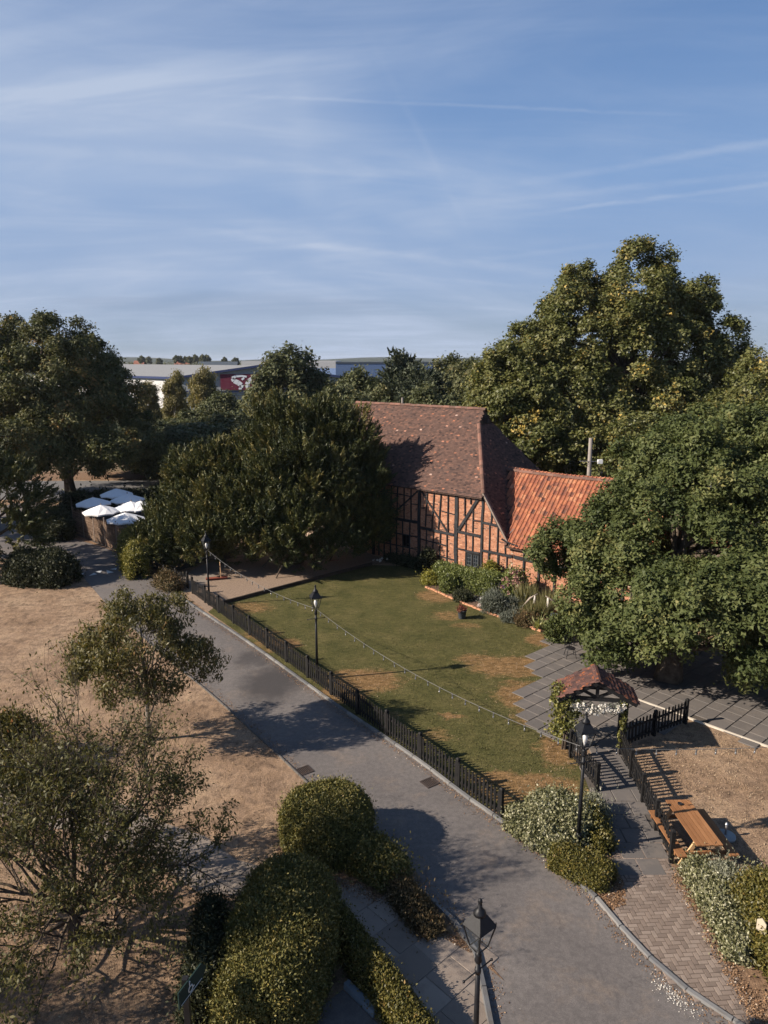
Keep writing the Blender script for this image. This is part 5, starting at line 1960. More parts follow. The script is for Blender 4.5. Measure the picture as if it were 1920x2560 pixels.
rock(P(1203, 1518), .24, 'stone_pink', 'pinkish flat rock on bare soil left of the grey lavender')
rock(P(1208, 1500), .22, 'stone_pale', 'pale rock behind the pinkish one beside the lavender')
rock(P(1291, 1556), .17, 'stone_pale', 'whitish rock on the brick edging at the front of the bed')


def driftwood(p, flip, label):
    t = thing('driftwood_sculpture', label, 'driftwood', p, 'driftwood pieces in the bed')
    f = flip
    mb = MB()
    mb.tube([p, p + Vector((.02 * f, 0, .45)), p + Vector((0, 0, .95))], [.075, .08, .05], 7)
    mb.part('upright', 'drift_wood', t, True)
    mb = MB()
    mb.tube([p + Vector((f * .62, .1, .02)), p + Vector((f * .52, .05, .40)), p + Vector((f * .25, 0, .80)), p + Vector((-f * .14, 0, 1.05))], [.04, .055, .06, .02], 7)
    mb.part('bent_limb', 'grey_wood', t, True)


driftwood(P(1335, 1534), -1, 'bent grey driftwood piece leaning left among the reeds')
driftwood(P(1368, 1540), 1, 'bent grey driftwood piece leaning right among the reeds')
for (q, r, h, mt, lb) in ((P(1387, 1540), .17, .34, 'terracotta', 'terracotta pot at the edge of the oak leaves'), (P(1386, 1560), .19, .50, 'bucket', 'dark grey urn in front of the terracotta pot')):
    mb = MB()
    mb.lathe([(r * .65, 0.02), (r * .8, h * .3), (r, h * .9), (r * 1.1, h * .92), (r * 1.1, h), (r * .9, h), (r * .8, h * .85)], tuple(q), 14)
    tag(mb.part('plant_pot', mt, None, True), lb, 'pot')

# dark metal bistro chair on the patio under the oak
ch = Vector((7.95, 28.35, 0))
gc = thing('garden_chair', 'dark metal garden chair on the patio under the edge of the oak', 'chair', ch)
mb = MB()
mb.lathe([(.20, .44), (.21, .455), (.20, .47)], tuple(ch), 14)
mb.part('seat', 'iron', gc)
mb = MB()
mb.tube([ch + Vector((-.2, .18, .45)), ch + Vector((-.2, .26, .9)), ch + Vector((.0, .28, .97)), ch + Vector((.2, .26, .9)), ch + Vector((.2, .18, .45))], [.014] * 5, 6)
for x in (-.1, 0, .1):
    mb.tube([ch + Vector((x, .2, .46)), ch + Vector((x, .28, .93))], [.009] * 2, 5)
mb.part('backrest', 'iron', gc)
for sx in (-1, 1):
    for sy in (-1, 1):
        mb = MB()
        mb.tube([ch + Vector((sx * .14, sy * .14, .45)), ch + Vector((sx * .22, sy * .22, .02))], [.013, .013], 6)
        mb.part('leg', 'iron', gc)

# timber swing frame under the yew, stake and low red board beside the walkway
sf = thing('swing_frame', 'weathered timber swing frame standing in the shade under the yew', 'swing', P(760, 1405))
for (a, b) in ((P(690, 1446), Vector((-5.1, 41.0, 2.5))), (P(655, 1418), Vector((-5.1, 41.0, 2.5))), (P(785, 1428), Vector((-1.9, 42.0, 2.5))), (P(822, 1404), Vector((-1.9, 42.0, 2.5)))):
    mb = MB()
    mb.tube([a, b], [.05, .045], 8)
    mb.part('leg', 'bark', sf)
mb = MB()
mb.tube([(-5.4, 40.9, 2.5), (-1.6, 42.1, 2.5)], [.045, .045], 8)
mb.part('top_beam', 'bark', sf)
for u in (.35, .65):
    p = Vector((-5.1, 41.0, 2.5)).lerp(Vector((-1.9, 42.0, 2.5)), u)
    mb = MB()
    for k in (-.22, .22):
        mb.tube([p + Vector((k, 0, 0)), p + Vector((k, 0, -2.0))], [.01, .01], 5)
    mb.part('chain', 'iron', sf)
    mb = MB()
    mb.box(p + Vector((0, 0, -2.0)), (.5, .18, .04))
    mb.part('seat', 'plank_red', sf)
mb = MB()
s_ = P(553, 1448)
mb.tube([s_, s_ + Vector((-.03, 0, 1.05))], [.035, .03], 7)
tag(mb.part('wooden_stake', 'raw_wood'), 'thin yellowish wooden stake at the edge of the pale walkway', 'stake')
mb = MB()
s_ = P(540, 1450)
mb.bar(s_ + Vector((-.55, -.1, .10)), s_ + Vector((.6, .25, .10)), .30, .07)
tag(mb.part('low_board', 'rusty_red'), 'low red-brown board lying on the bark chips by the stake', 'board')

# ------------------------------------------------------------------ willow hurdle fence and parasols
hA, hB = P(186, 1333), P(325, 1391)
hf = thing('hurdle_fence', 'tall woven willow hurdle fence around the parasol terrace', 'fence', hA.lerp(hB, .5))
nP = 5
for k in range(nP):
    a, b = hA.lerp(hB, k / nP), hA.lerp(hB, (k + 1) / nP)
    d = (b - a).normalized()
    n = Vector((-d.y, d.x, 0))
    L_ = (b - a).length
    pn = MB()
    hh = 1.78 + random.uniform(-.06, .10)
    for i in range(8):
        x = .06 + (L_ - .12) * i / 7
        pn.tube([a + d * x + n * random.gauss(0, .006) + Vector((0, 0, .02)), a + d * (x + random.gauss(0, .015)) + Vector((0, 0, hh + random.uniform(.02, .14)))], [.018, .014], 5, random.random())
    for r in range(46):
        z = .08 + r * (hh - .12) / 46
        pts = []
        for i in range(15):
            x = .02 + (L_ - .04) * i / 14
            pts.append(a + d * x + n * (.024 * (1 if ((i // 1) + r) % 2 else -1)) + Vector((0, 0, z + random.gauss(0, .006))))
        t_ = random.random()
        for p0, p1 in zip(pts[:-1], pts[1:]):
            w = .019
            pn.face([p0 - Vector((0, 0, w)), p1 - Vector((0, 0, w)), p1 + Vector((0, 0, w)), p0 + Vector((0, 0, w))], t_ * .8 + random.random() * .2)
    o = pn.part('hurdle_panel', 'willow', hf)
for k in range(nP + 1):
    a = hA.lerp(hB, k / nP)
    mb = MB()
    mb.tube([a, a + Vector((0, 0, 2.0 + random.uniform(-.1, .1)))], [.045, .04], 7)
    mb.part('fence_post', 'grey_wood', hf)
# the terrace's side and back fences are plain dark boards
bf = thing('board_fence', 'dark board fence at the road end of the parasol terrace', 'fence', P(170, 1290))
a, b = P(186, 1331), P(176, 1250)
for k in range(40):
    p, q = a.lerp(b, k / 40), a.lerp(b, (k + .92) / 40)
    mb = MB()
    mb.bar(p + Vector((0, 0, .85 + random.uniform(-.03, .03))), q + Vector((0, 0, .85)), .03, 1.7)
    mb.part('board', 'dark_wood', bf)
for zr in (.4, 1.3):
    mb = MB()
    mb.bar(a + Vector((.05, 0, zr)), b + Vector((.05, 0, zr)), .04, .09)
    mb.part('rail', 'dark_wood', bf)


def make_parasol(loc, label):
    t = thing('parasol', label, 'parasol', loc, 'white parasols on the terrace')
    c = loc
    R, zr, za = 1.30, 1.92, 2.42
    mb = MB()
    N_ = 8
    for k in range(N_):
        a0, a1 = 2 * math.pi * k / N_ + .2, 2 * math.pi * (k + 1) / N_ + .2
        am = (a0 + a1) / 2
        rim0, rim1 = c + Vector((R * math.cos(a0), R * math.sin(a0), zr)), c + Vector((R * math.cos(a1), R * math.sin(a1), zr))
        rm = c + Vector((R * .93 * math.cos(am), R * .93 * math.sin(am), zr + .045))
        m0, m1 = c + Vector((R * .5 * math.cos(a0), R * .5 * math.sin(a0), zr + (za - zr) * .56)), c + Vector((R * .5 * math.cos(a1), R * .5 * math.sin(a1), zr + (za - zr) * .56))
        mm = c + Vector((R * .47 * math.cos(am), R * .47 * math.sin(am), zr + (za - zr) * .52))
        ap = c + Vector((0, 0, za))
        mb.face([rim0, rm, mm, m0])
        mb.face([rm, rim1, m1, mm])
        mb.face([m0, mm, ap])
        mb.face([mm, m1, ap])
        dv = Vector((0, 0, -.09))
        mb.face([rim0 + dv, rm + dv, rm, rim0])
        mb.face([rm + dv, rim1 + dv, rim1, rm])
    mb.part('canopy', 'white_canvas', t)
    mb = MB()
    mb.lathe([(.028, .05), (.028, 2.46), (.045, 2.48), (.01, 2.54)], tuple(c), 8)
    mb.part('pole', 'grey_wood', t, True)
    for k in range(N_):
        a0 = 2 * math.pi * k / N_ + .2
        mb = MB()
        mb.tube([c + Vector((0, 0, za - .04)), c + Vector((R * .97 * math.cos(a0), R * .97 * math.sin(a0), zr - .015))], [.012, .010], 4)
        mb.part('rib', 'grey_wood', t)
    mb = MB()
    mb.lathe([(.30, .03), (.30, .08), (.06, .10)], tuple(c), 12)
    mb.part('base', 'granite', t)
    return t


pz = 2.42
ps = [((252, 1262), 'white parasol behind the middle of the hurdle fence, half in sun'), ((313, 1281), 'brightest white parasol at the right end of the hurdle fence'), ((232, 1243), 'shaded parasol at the left corner of the terrace'),
      ((290, 1221), 'rearmost shaded parasol of the terrace'), ((318, 1234), 'shaded parasol in front of the rearmost one'), ((328, 1253), 'half sunlit parasol touching the yew'), ((352, 1252), 'sunlit parasol mostly behind the yew branches'),
      ((498, 1160), 'single parasol glimpsed through the middle of the left yew')]
first = None
for q, lb in ps:
    w = P(q[0], q[1], pz)
    w.z = 0
    if first is None:
        first = make_parasol(w, lb)
    else:
        c = copy_tree(first)
        c.location = w
        c.rotation_euler = (0, 0, random.uniform(0, .7))
        c['label'] = lb

# ------------------------------------------------------------------ far buildings
def gable_shed():
    g0, g1, ex = Vector((-51.6, 180, 0)), Vector((-9.0, 180, 0)), Vector((-61, 52, 0))
    ap = g0.lerp(g1, .5)
    ze, za = 8.0, 10.9
    t = thing('warehouse', 'large grey roofed warehouse with a maroon sign on its gable', 'warehouse', ap)
    mb = MB()
    U = lambda p, z: p + Vector((0, 0, z))
    mb.face([U(g0, 0), U(g1, 0), U(g1, ze), U(ap, za), U(g0, ze)])
    mb.face([U(g1 + ex, 0), U(g0 + ex, 0), U(g0 + ex, ze), U(ap + ex, za), U(g1 + ex, ze)])
    mb.face([U(g1, 0), U(g1 + ex, 0), U(g1 + ex, ze), U(g1, ze)])
    mb.part('wall', 'shed_wall', t)
    mb = MB()
    mb.face([U(g0 + ex, 0), U(g0, 0), U(g0, ze), U(g0 + ex, ze)])
    mb.part('side_wall', 'shed_white', t)  # coloured paler than the gable to carry the sun on this side
    mb = MB()
    k = Vector((0, -.8, 0))
    mb.face([U(g0 + k, ze - .05), U(ap + k, za), U(ap + ex, za), U(g0 + ex, ze - .05)][::-1])
    mb.face([U(ap + k, za), U(g1 + k, ze - .05), U(g1 + ex, ze - .05), U(ap + ex, za)][::-1])
    r = mb.part('roof', 'shed_roof', t)
    for i in range(9):
        f = .04 + i * .11
        a, b = g0 + ex * f, ap + ex * f
        w = ex.normalized() * 1.0
        m2 = MB()
        p = U(a.lerp(b, .10), ze - .05 + (za - ze) * .10 + .06)
        q = U(a.lerp(b, .93), ze - .05 + (za - ze) * .93 + .06)
        m2.face([p, q, q + w, p + w])
        m2.part('skylight_strip', 'shed_strip', r)
    for (a, b) in ((U(g0 + k, ze - .1), U(ap + k, za - .05)), (U(ap + k, za - .05), U(g1 + k, ze - .1)), (U(g0 + k, ze - .2), U(g0 + ex, ze - .2))):
        m2 = MB()
        m2.bar(a, b, .35, .55)
        m2.part('trim', 'shed_blue_trim', t)
    m2 = MB()
    m2.bar(U(g0, 4.45) + k * .3, U(g1, 4.45) + k * .3, .3, .4)
    m2.part('band', 'shed_blue_trim', t)
    m2 = MB()
    m2.face([U(g0 + Vector((4, -.15, 0)), 0), U(g0 + Vector((40, -.15, 0)), 0), U(g0 + Vector((40, -.15, 0)), 3.6), U(g0 + Vector((4, -.15, 0)), 3.6)])
    m2.part('shopfront', 'shed_dark', t)
    m2 = MB()
    m2.box((-33.2, 179.6, 6.85), (15.0, .3, 3.9))
    sgn = m2.part('sign_panel', 'sign_maroon', t)
    # white script figures on the panel
    m2 = MB()

    def stroke(pts, ws, y=179.40):
        for (x0, z0), (x1, z1), w0, w1 in zip(pts[:-1], pts[1:], ws[:-1], ws[1:]):
            d = Vector((x1 - x0, 0, z1 - z0)).normalized()
            n = Vector((-d.z, 0, d.x))
            a, b = Vector((x0, y, z0)), Vector((x1, y, z1))
            m2.face([a - n * w0, b - n * w1, b + n * w1, a + n * w0])
    stroke([(-33.9 - .2, 8.15), (-35.3, 8.35), (-36.8, 8.30), (-37.7, 7.75), (-37.3, 7.15), (-36.3, 6.7), (-35.5, 6.1), (-35.5, 5.45), (-36.2, 5.15)], [.22, .25, .32, .42, .55, .62, .55, .40, .15])
    stroke([(-35.2, 7.85), (-34.9, 7.45)], [.42, .36])
    stroke([(-31.6, 8.2), (-32.6, 8.0), (-33.6, 7.2), (-34.1, 6.2), (-33.9, 5.5), (-33.2, 5.2), (-32.4, 5.45), (-32.1, 6.1), (-32.4, 6.65), (-33.0, 6.7)], [.15, .30, .48, .55, .50, .36, .45, .45, .34, .15])
    m2.part('lettering', 'sign_white', sgn)


gable_shed()
t = thing('long_shed', 'long distant shed, white at its left end and blue at its right end', 'warehouse', (-20, 350, 0))
mb = MB()
mb.box((-43.5, 350, 9.9), (43, 40, 3.2))
mb.part('white_cladding', 'shed_white', t)
mb = MB()
mb.box((-43.5, 350, 4.15), (43, 40, 8.3))
mb.part('pale_blue_cladding', 'shed_pale_blue', t)
mb = MB()
mb.box((8.0, 350, 5.2), (60, 40, 10.4))
mb.part('blue_cladding', 'shed_blue', t)
mb = MB()
mb.box((8.0, 350, 10.75), (60, 40.4, .7))
mb.part('roof_edge', 'shed_dark', t)
mb = MB()
for k in range(4):
    mb.box((-64.7 + k * 2, 350, 11.55), (1.9, 38, .12))
mb.part('roof_edge', 'shed_roof', t)
for (px, y, w, hgt, lb) in ((349, 640, 9, 11, 'distant house with red roof beside the left tree'), (458, 700, 15, 10.5, 'long distant house with red roof behind the warehouse roof'), (545, 560, 30, 10.4, 'low dark distant building left of the white shed')):
    c = PY(px, 897, y)
    t = thing('distant_house', lb, 'house', (c.x, y, 0))
    mb = MB()
    mb.box((c.x, y, hgt * .35), (w, 9, hgt * .7))
    mb.part('wall', 'house_wall', t)
    mb = MB()
    x0, x1 = c.x - w / 2 - .3, c.x + w / 2 + .3
    mb.face([(x0, y - 5, hgt * .69), (x1, y - 5, hgt * .69), (x1, y, hgt), (x0, y, hgt)])
    mb.face([(x0, y, hgt), (x1, y, hgt), (x1, y + 5, hgt * .69), (x0, y + 5, hgt * .69)])
    mb.part('roof', 'shed_dark' if w == 30 else 'house_roof', t)
# aerial pole behind the wing and the vent pole behind the barn ridge
c = PY(1471, 1215, 43.0)
t = thing('aerial_pole', 'grey wooden pole with an aerial arm standing behind the orange pantiled roof', 'pole', (c.x, c.y, 0))
top = PY(1477, 1095, 43.0)
mb = MB()
mb.tube([(c.x - .1, c.y, 0), (c.x, c.y, c.z), top], [.15, .135, .11], 8)
mb.part('pole', 'pole_wood', t, True)
mb = MB()
q0, q1 = PY(1448, 1153, 42.9), PY(1500, 1154, 42.9)
mb.tube([q0, q1], [.018, .018], 5)
for k in range(6):
    p = q0.lerp(q1, .05 + k * .15)
    mb.tube([p + Vector((0, -.2, 0)), p + Vector((0, .2, 0))], [.01, .01], 4)
mb.part('aerial', 'bright_metal', t)
mb = MB()
mb.box(PY(1500, 1154, 42.9), (.28, .2, .24))
mb.part('lamp_head', 'white_paint', t)
mb = MB()
q = PY(1478, 1175, 42.9)
mb.tube([q, q + Vector((.02, 0, -1.2))], [.02, .02], 5)
mb.part('cable', 'cable', t)
mb = MB()
q0, q1 = PY(1006, 1030, 49.5), PY(1006, 994, 49.5)
mb.tube([(q0.x, q0.y, 0), q1], [.09, .075], 7)
tag(mb.part('vent_pole', 'pole_wood'), 'short grey pole top showing just above the barn ridge', 'pole')

# ------------------------------------------------------------------ trees
K = dict(style='leaf')
tree('broad_tree', 'broad dark brownish-green tree at the left edge behind the driveway', 'tree', P(180, 1246), (-28.6, 64, 11), .48, 'lime_leaf', 'bark',
     [(-30.5, 64.5, 9.6, 6.8, 6, 6.6), (-25.4, 64, 6.6, 3.9, 5, 5.0), (-36.5, 65, 9.4, 5.5, 6, 5.6), (-23.0, 63, 4.2, 3.0, 4, 3.0), (-31, 61, 5.6, 5.5, 4, 3.6), (-28.0, 63.5, 8.4, 4.0, 4.5, 5.2), (-28.4, 61.5, 4.6, 4.4, 3.0, 2.8)],
     n_limbs=26, n_boughs=330, bough_r=1.15, sprays=21, leaves=26, ll=.25, lw=.17, spray_r=.25, zmin=1.6, droop=.3)
def spires(rows):
    out = []
    for (px, top, y, r) in rows:
        q = PY(px, top, y)
        out.append((q.x, y, q.z * .46, r, r * 1.05, q.z * .50))
    return out


tree('yew_tree', 'large dark yew whose upswept shoots rise in front of the barn', 'tree', P(735, 1405), (-4.3, 43.9, 6.5), .5, 'yew_leaf', 'bark',
     spires([(655, 1000, 44.4, 1.4), (712, 985, 44.0, 1.45), (768, 965, 43.8, 1.55), (828, 1005, 44.0, 1.5), (880, 1040, 43.8, 1.45), (908, 1105, 43.4, 1.2), (925, 1200, 43.0, .9),
             (640, 1130, 42.3, 1.35), (705, 1095, 42.0, 1.4), (770, 1090, 41.9, 1.4), (838, 1125, 42.1, 1.35), (872, 1200, 42.1, 1.05), (625, 1150, 42.6, 1.3), (612, 1230, 41.4, 1.2), (650, 1265, 40.6, 1.2), (700, 1255, 40.5, 1.2), (755, 1245, 40.6, 1.2), (810, 1275, 40.9, 1.1), (846, 1270, 41.2, 1.0)]),
     n_limbs=26, n_boughs=400, bough_r=.60, sprays=17, leaves=36, ll=.29, lw=.060, spray_r=.28, style='shoot', zmin=.9, up=.6, shell=.68, tint_spread=(.35, .25, .15))
tree('yew_tree', 'lower spreading yew left of the big one, above the far street lamp', 'tree', P(565, 1392), (-11.0, 44.3, 5), .42, 'yew_leaf', 'bark',
     spires([(440, 1160, 44.6, 1.1), (470, 1125, 44.6, 1.2), (500, 1110, 44.3, 1.3), (555, 1100, 44.2, 1.35), (605, 1095, 43.8, 1.35), (415, 1290, 43.0, .75), (445, 1235, 43.0, 1.0), (485, 1215, 42.4, 1.2),
             (545, 1200, 42.1, 1.25), (600, 1205, 41.8, 1.2), (395, 1265, 43.4, .75), (372, 1335, 42.4, .8), (420, 1330, 41.6, .95), (470, 1310, 41.2, 1.0), (525, 1300, 40.9, 1.05), (580, 1290, 40.7, 1.1)]),
     n_limbs=22, n_boughs=330, bough_r=.56, sprays=17, leaves=36, ll=.29, lw=.060, spray_r=.27, style='shoot', zmin=.35, up=.6, shell=.68, tint_spread=(.35, .25, .15))
tree('broad_tree', 'tree just outside the left edge whose shade falls on the terrace', 'tree', (-38, 49.8, 0), (-38, 49.8, 9), .4, 'lime_leaf', 'bark',
     [(-38, 49.6, 8.6, 4.0, 3.0, 5.0), (-37, 52.0, 8.0, 3.6, 3.0, 4.4)],
     n_limbs=12, n_boughs=120, bough_r=1.2, sprays=16, leaves=15, ll=.42, lw=.32, spray_r=.32, zmin=1.6)
tree('yew_tree', 'nearly black yew cut off by the left edge beside the driveway', 'tree', (-24.5, 42, 0), (-24.4, 42, 4.5), .4, 'yew_leaf', 'bark',
     [(-24.9, 42, 3.6, 4.0, 3.6, 3.5), (-23.0, 40.8, 2.2, 2.2, 2.2, 2.2)],
     n_limbs=10, n_boughs=90, bough_r=.85, sprays=12, leaves=24, ll=.38, lw=.09, spray_r=.26, style='shoot', zmin=.3, up=.4)
tree('oak_tree', 'great dense oak overhanging the patio at the right edge', 'tree', (11.3, 26.2, 0), (12.6, 28.6, 7), .46, 'oak_leaf', 'bark',
     [(13.6, 28.8, 5.3, 4.6, 5.2, 4.6), (10.6, 29.2, 3.9, 3.1, 3.5, 2.9), (8.6, 30.4, 3.8, 1.8, 2.1, 1.2), (7.0, 30.8, 3.5, .8, 1.2, .7), (13.4, 29.5, 7.4, 3.0, 3.0, 2.2), (17.2, 28.0, 5.8, 4.6, 5.0, 4.8), (14.8, 31.0, 7.5, 3.8, 4.0, 2.6), (10.6, 26.6, 2.8, 2.9, 2.4, 2.2), (12.6, 25.2, 2.6, 2.6, 2.2, 2.2), (11.6, 24.5, 1.5, 2.0, 1.2, 1.2), (14.2, 23.6, 1.9, 2.0, 1.2, 1.5), (11.2, 23.4, 3.5, 2.3, 1.7, 2.0), (13.8, 22.8, 3.8, 2.5, 1.7, 2.3), (16.4, 22.4, 3.2, 2.5, 1.8, 2.6), (15.2, 25.2, 3.6, 3.2, 2.8, 3.2), (9.5, 27.4, 1.6, 1.3, 1.4, 1.1)],
     n_limbs=30, n_boughs=460, bough_r=.74, sprays=21, leaves=36, ll=.15, lw=.105, spray_r=.155, zmin=.6, droop=.2, shell=.62, up=.5)
tree('poplar_tree', 'tallest tree, a huge poplar towering behind the barn on the right', 'tree', (19.5, 60, 0), (19.5, 60, 17), .7, 'poplar_leaf', 'bark',
     [(18.6, 60, 12.6, 5.2, 5.5, 7.2), (22.6, 60, 12.4, 4.4, 5, 6.0), (14.0, 59, 9.4, 4.4, 5, 6.0), (26.6, 60, 11.4, 3.2, 4, 4.6), (19.0, 57, 7.0, 8.0, 4, 6.4), (16.5, 56, 4.0, 4.5, 3.5, 4.5), (23, 56, 6, 4, 3.5, 5.5), (20.6, 60, 17.9, 2.6, 2.6, 3.3), (15.4, 59, 15.4, 2.4, 2.8, 4.0), (11.8, 58, 11.2, 2.4, 2.8, 4.0), (24.8, 60, 16.2, 1.9, 2.2, 2.9), (19.6, 58.5, 14.6, 3.2, 3.0, 4.2)],
     n_limbs=30, n_boughs=430, bough_r=1.05, sprays=21, leaves=26, ll=.23, lw=.19, spray_r=.24, zmin=1.0, up=.7, shell=.6)
tree('poplar_tree', 'lower poplar at the left foot of the tallest one, above the barn roof end', 'tree', (9.8, 57, 0), (9.8, 57, 11), .4, 'poplar_leaf', 'bark',
     [(9.6, 57, 8.8, 2.3, 3, 4.6), (11.6, 56, 6.5, 2.6, 3, 5.0), (8.4, 57.4, 8.0, 1.5, 2, 4.0), (12.8, 54.5, 4.2, 3, 2.6, 4)],
     n_limbs=14, n_boughs=120, bough_r=.95, sprays=20, leaves=24, ll=.23, lw=.18, spray_r=.23, zmin=1.0, up=.6)
tree('poplar_tree', 'paler poplar cut off by the right edge above the oak', 'tree', (25.8, 47, 0), (25.8, 47, 10), .45, 'poplar_leaf', 'bark',
     [(25.0, 47, 7.4, 3.4, 4, 5.4), (28.6, 47, 8.2, 3.6, 4, 5.4), (21.6, 46, 4.8, 3.4, 3.4, 4.2), (17.5, 47, 4.0, 4.0, 3.0, 4.4)],
     n_limbs=16, n_boughs=170, bough_r=.95, sprays=20, leaves=24, ll=.20, lw=.16, spray_r=.22, zmin=1.0, up=.5)
tree('evergreen_shrub', 'dark green bushy tree in the shade at the right edge below the oak', 'tree', (16.3, 23.4, 0), (16.3, 23.4, 3.5), .2, 'oak_leaf', 'bark',
     [(16.8, 23.6, 2.6, 2.6, 2.2, 2.6), (15.0, 24.8, 1.6, 1.3, 1.5, 1.6)],
     n_limbs=8, n_boughs=60, bough_r=.6, sprays=14, leaves=20, ll=.17, lw=.11, spray_r=.18, zmin=.2)
tree('young_tree', 'young ash-like tree with a slim pale trunk on the dry grass left of the driveway', 'tree', (-7.85, 21.67, 0), (-7.9, 21.7, 4.6), .085, 'young_leaf', 'pale_bark',
     [(-7.9, 21.7, 3.6, 1.75, 1.7, 1.5), (-6.6, 21.5, 2.8, 1.2, 1.3, .95), (-9.2, 21.7, 2.75, 1.2, 1.3, .9), (-7.6, 21.9, 4.4, .7, .7, .6), (-7.9, 21.0, 2.4, 1.3, 1.0, .75)],
     n_limbs=30, big=True, n_boughs=150, bough_r=.36, sprays=13, leaves=12, ll=.135, lw=.046, spray_r=.11, zmin=1.5, droop=.9, shell=.45)

# sparse, half bare tree at the lower left: grown branch by branch
random.seed(21)
sb = Vector((-6.80, 13.3, 0))
stree = thing('sparse_tree', 'half bare multi-stemmed tree with drooping olive leaves in the lower left corner', 'tree', sb)
tips, mb = [], MB()
mb.tube([sb - Vector((0, 0, .1)), sb + Vector((.02, 0, .5)), sb + Vector((.05, .02, 1.05))], [.17, .125, .12], 9)
for k in range(11):
    a = k / 11 * 6.283 + random.uniform(-.3, .3)
    tl = random.uniform(.5, .95) if k % 3 else random.uniform(1.6, 2.4)
    grow(mb, tips, sb + Vector((.05, .02, random.uniform(.55, 1.05))), Vector((math.cos(a) * tl, math.sin(a) * tl, 1.0)), random.uniform(1.35, 1.8), .062, 0, 4, .42, (3, 4))
for k in range(7):
    a = -2.6 + k * .62 + random.uniform(-.2, .2)
    grow(mb, tips, sb + Vector((.04, .02, random.uniform(.45, .8))), Vector((math.cos(a), math.sin(a), random.uniform(.05, .25))), random.uniform(1.0, 1.35), .045, 1, 4, .45, (3, 4))
grow(mb, tips, sb + Vector((.05, .02, 1.0)), Vector((.05, .0, 1)), 1.85, .07, 0, 4, .36, (3, 4))
mb.part('branches', 'bark', stree, True)
tp = np.array([tuple(p) for p, d in tips])
td = np.array([tuple(d) for p, d in tips])
keepz = (tp[:, 2] > .5)
tp, td = tp[keepz], td[keepz]
k = rng.integers(0, len(tp), 62000)
bare = np.sin(tp[:, 0] * 2.1 + 1) * np.sin(tp[:, 1] * 1.9) + np.sin(tp[:, 2] * 2.3) > .75
k = k[~bare[k] | (rng.uniform(size=len(k)) < .3)]
k = k[rng.uniform(size=len(k)) < np.clip(1.2 - (tp[k, 2] - 3.1) * .55, .15, 1)]
offw = (tp[k, 1] - sb.y) * .978 - (tp[k, 0] - sb.x) * .208
k = k[(offw < 1.2) | (tp[k, 2] < 2.9) | (rng.uniform(size=len(k)) < .25)]
pos = tp[k] + gauss(len(k)) * .085 - np.array([0, 0, .04])
nrm = unit(gauss(len(k)) * .8 + np.array([-.2, -.3, .6]))
ax = np.cross(nrm, gauss(len(k))) + np.array([0, 0, -.8]) + td[k] * .4
s = rng.uniform(.65, 1.25, len(k))
quads_object('leaves', leaf_quads(pos, ax, nrm, .105 * s, .038 * s), np.clip(.5 + .2 * rng.normal(size=len(k)), 0, .94), 'olive_leaf', stree)
st2 = copy_tree(stree)
st2.location = (-13.6, 9.0, 0)
st2.rotation_euler = (0, 0, 2.1)
st2['label'] = 'second half bare tree just outside the left edge, shading the lower left ground'

# trees behind the barn: a few kinds built once and copied, each with its own crown and trunk
def far_kind(seed, name, lobes, mat, n, br, style='leaf', ll=.32, lw=.23, bark='bark', up=.4, droop=0.0, leaves=26, sr=.34):
    global rng
    keep = rng
    rng = np.random.default_rng(seed)
    t = tree(name, 'x', 'tree', (0, 0, 0), (0, 0, 7), .3, mat, bark, lobes, n_limbs=10, n_boughs=n, bough_r=br, sprays=15, leaves=leaves, ll=ll, lw=lw, spray_r=sr, style=style, zmin=.4, up=up, droop=droop)
    rng = keep
    return t


kinds = {
    'round': far_kind(1, 'round_tree', [(0, 0, 6.5, 3.6, 3.4, 4.2), (1.2, -.6, 4.0, 3.2, 3, 3.4), (-1.4, .3, 4.3, 3.0, 3, 3.4), (.2, 0, 9.6, 1.9, 1.9, 1.8)], 'far_leaf', 95, 1.0),
    'bushy': far_kind(2, 'bushy_tree', [(0, 0, 3.6, 4.6, 3.6, 3.4), (2.2, 0, 5.2, 2.6, 2.6, 2.8), (-2.0, .4, 5.6, 2.8, 2.6, 3.0)], 'far_leaf', 95, 1.0),
    'birch': far_kind(3, 'birch_tree', [(0, 0, 7.2, 1.7, 1.7, 4.2), (.4, .2, 4.4, 2.0, 2.0, 2.8)], 'birch_leaf', 60, .7, ll=.34, lw=.18, bark='birch_bark', up=-.1, droop=1.0, sr=.34),
    'skyline': far_kind(5, 'skyline_tree', [(0, 0, 11.6, 2.3, 2.3, 3.2)], 'far_leaf', 26, .9, ll=.8, lw=.6),
    'conifer': far_kind(4, 'conifer_tree', [(0, 0, 2.4, 3.0, 3.0, 2.4), (0, 0, 5.0, 2.4, 2.4, 2.4), (0, 0, 7.6, 1.7, 1.7, 2.2), (0, 0, 9.6, .9, .9, 1.8)], 'conifer_leaf', 85, .8, style='shoot', ll=.5, lw=.15, up=.3, leaves=16),
}
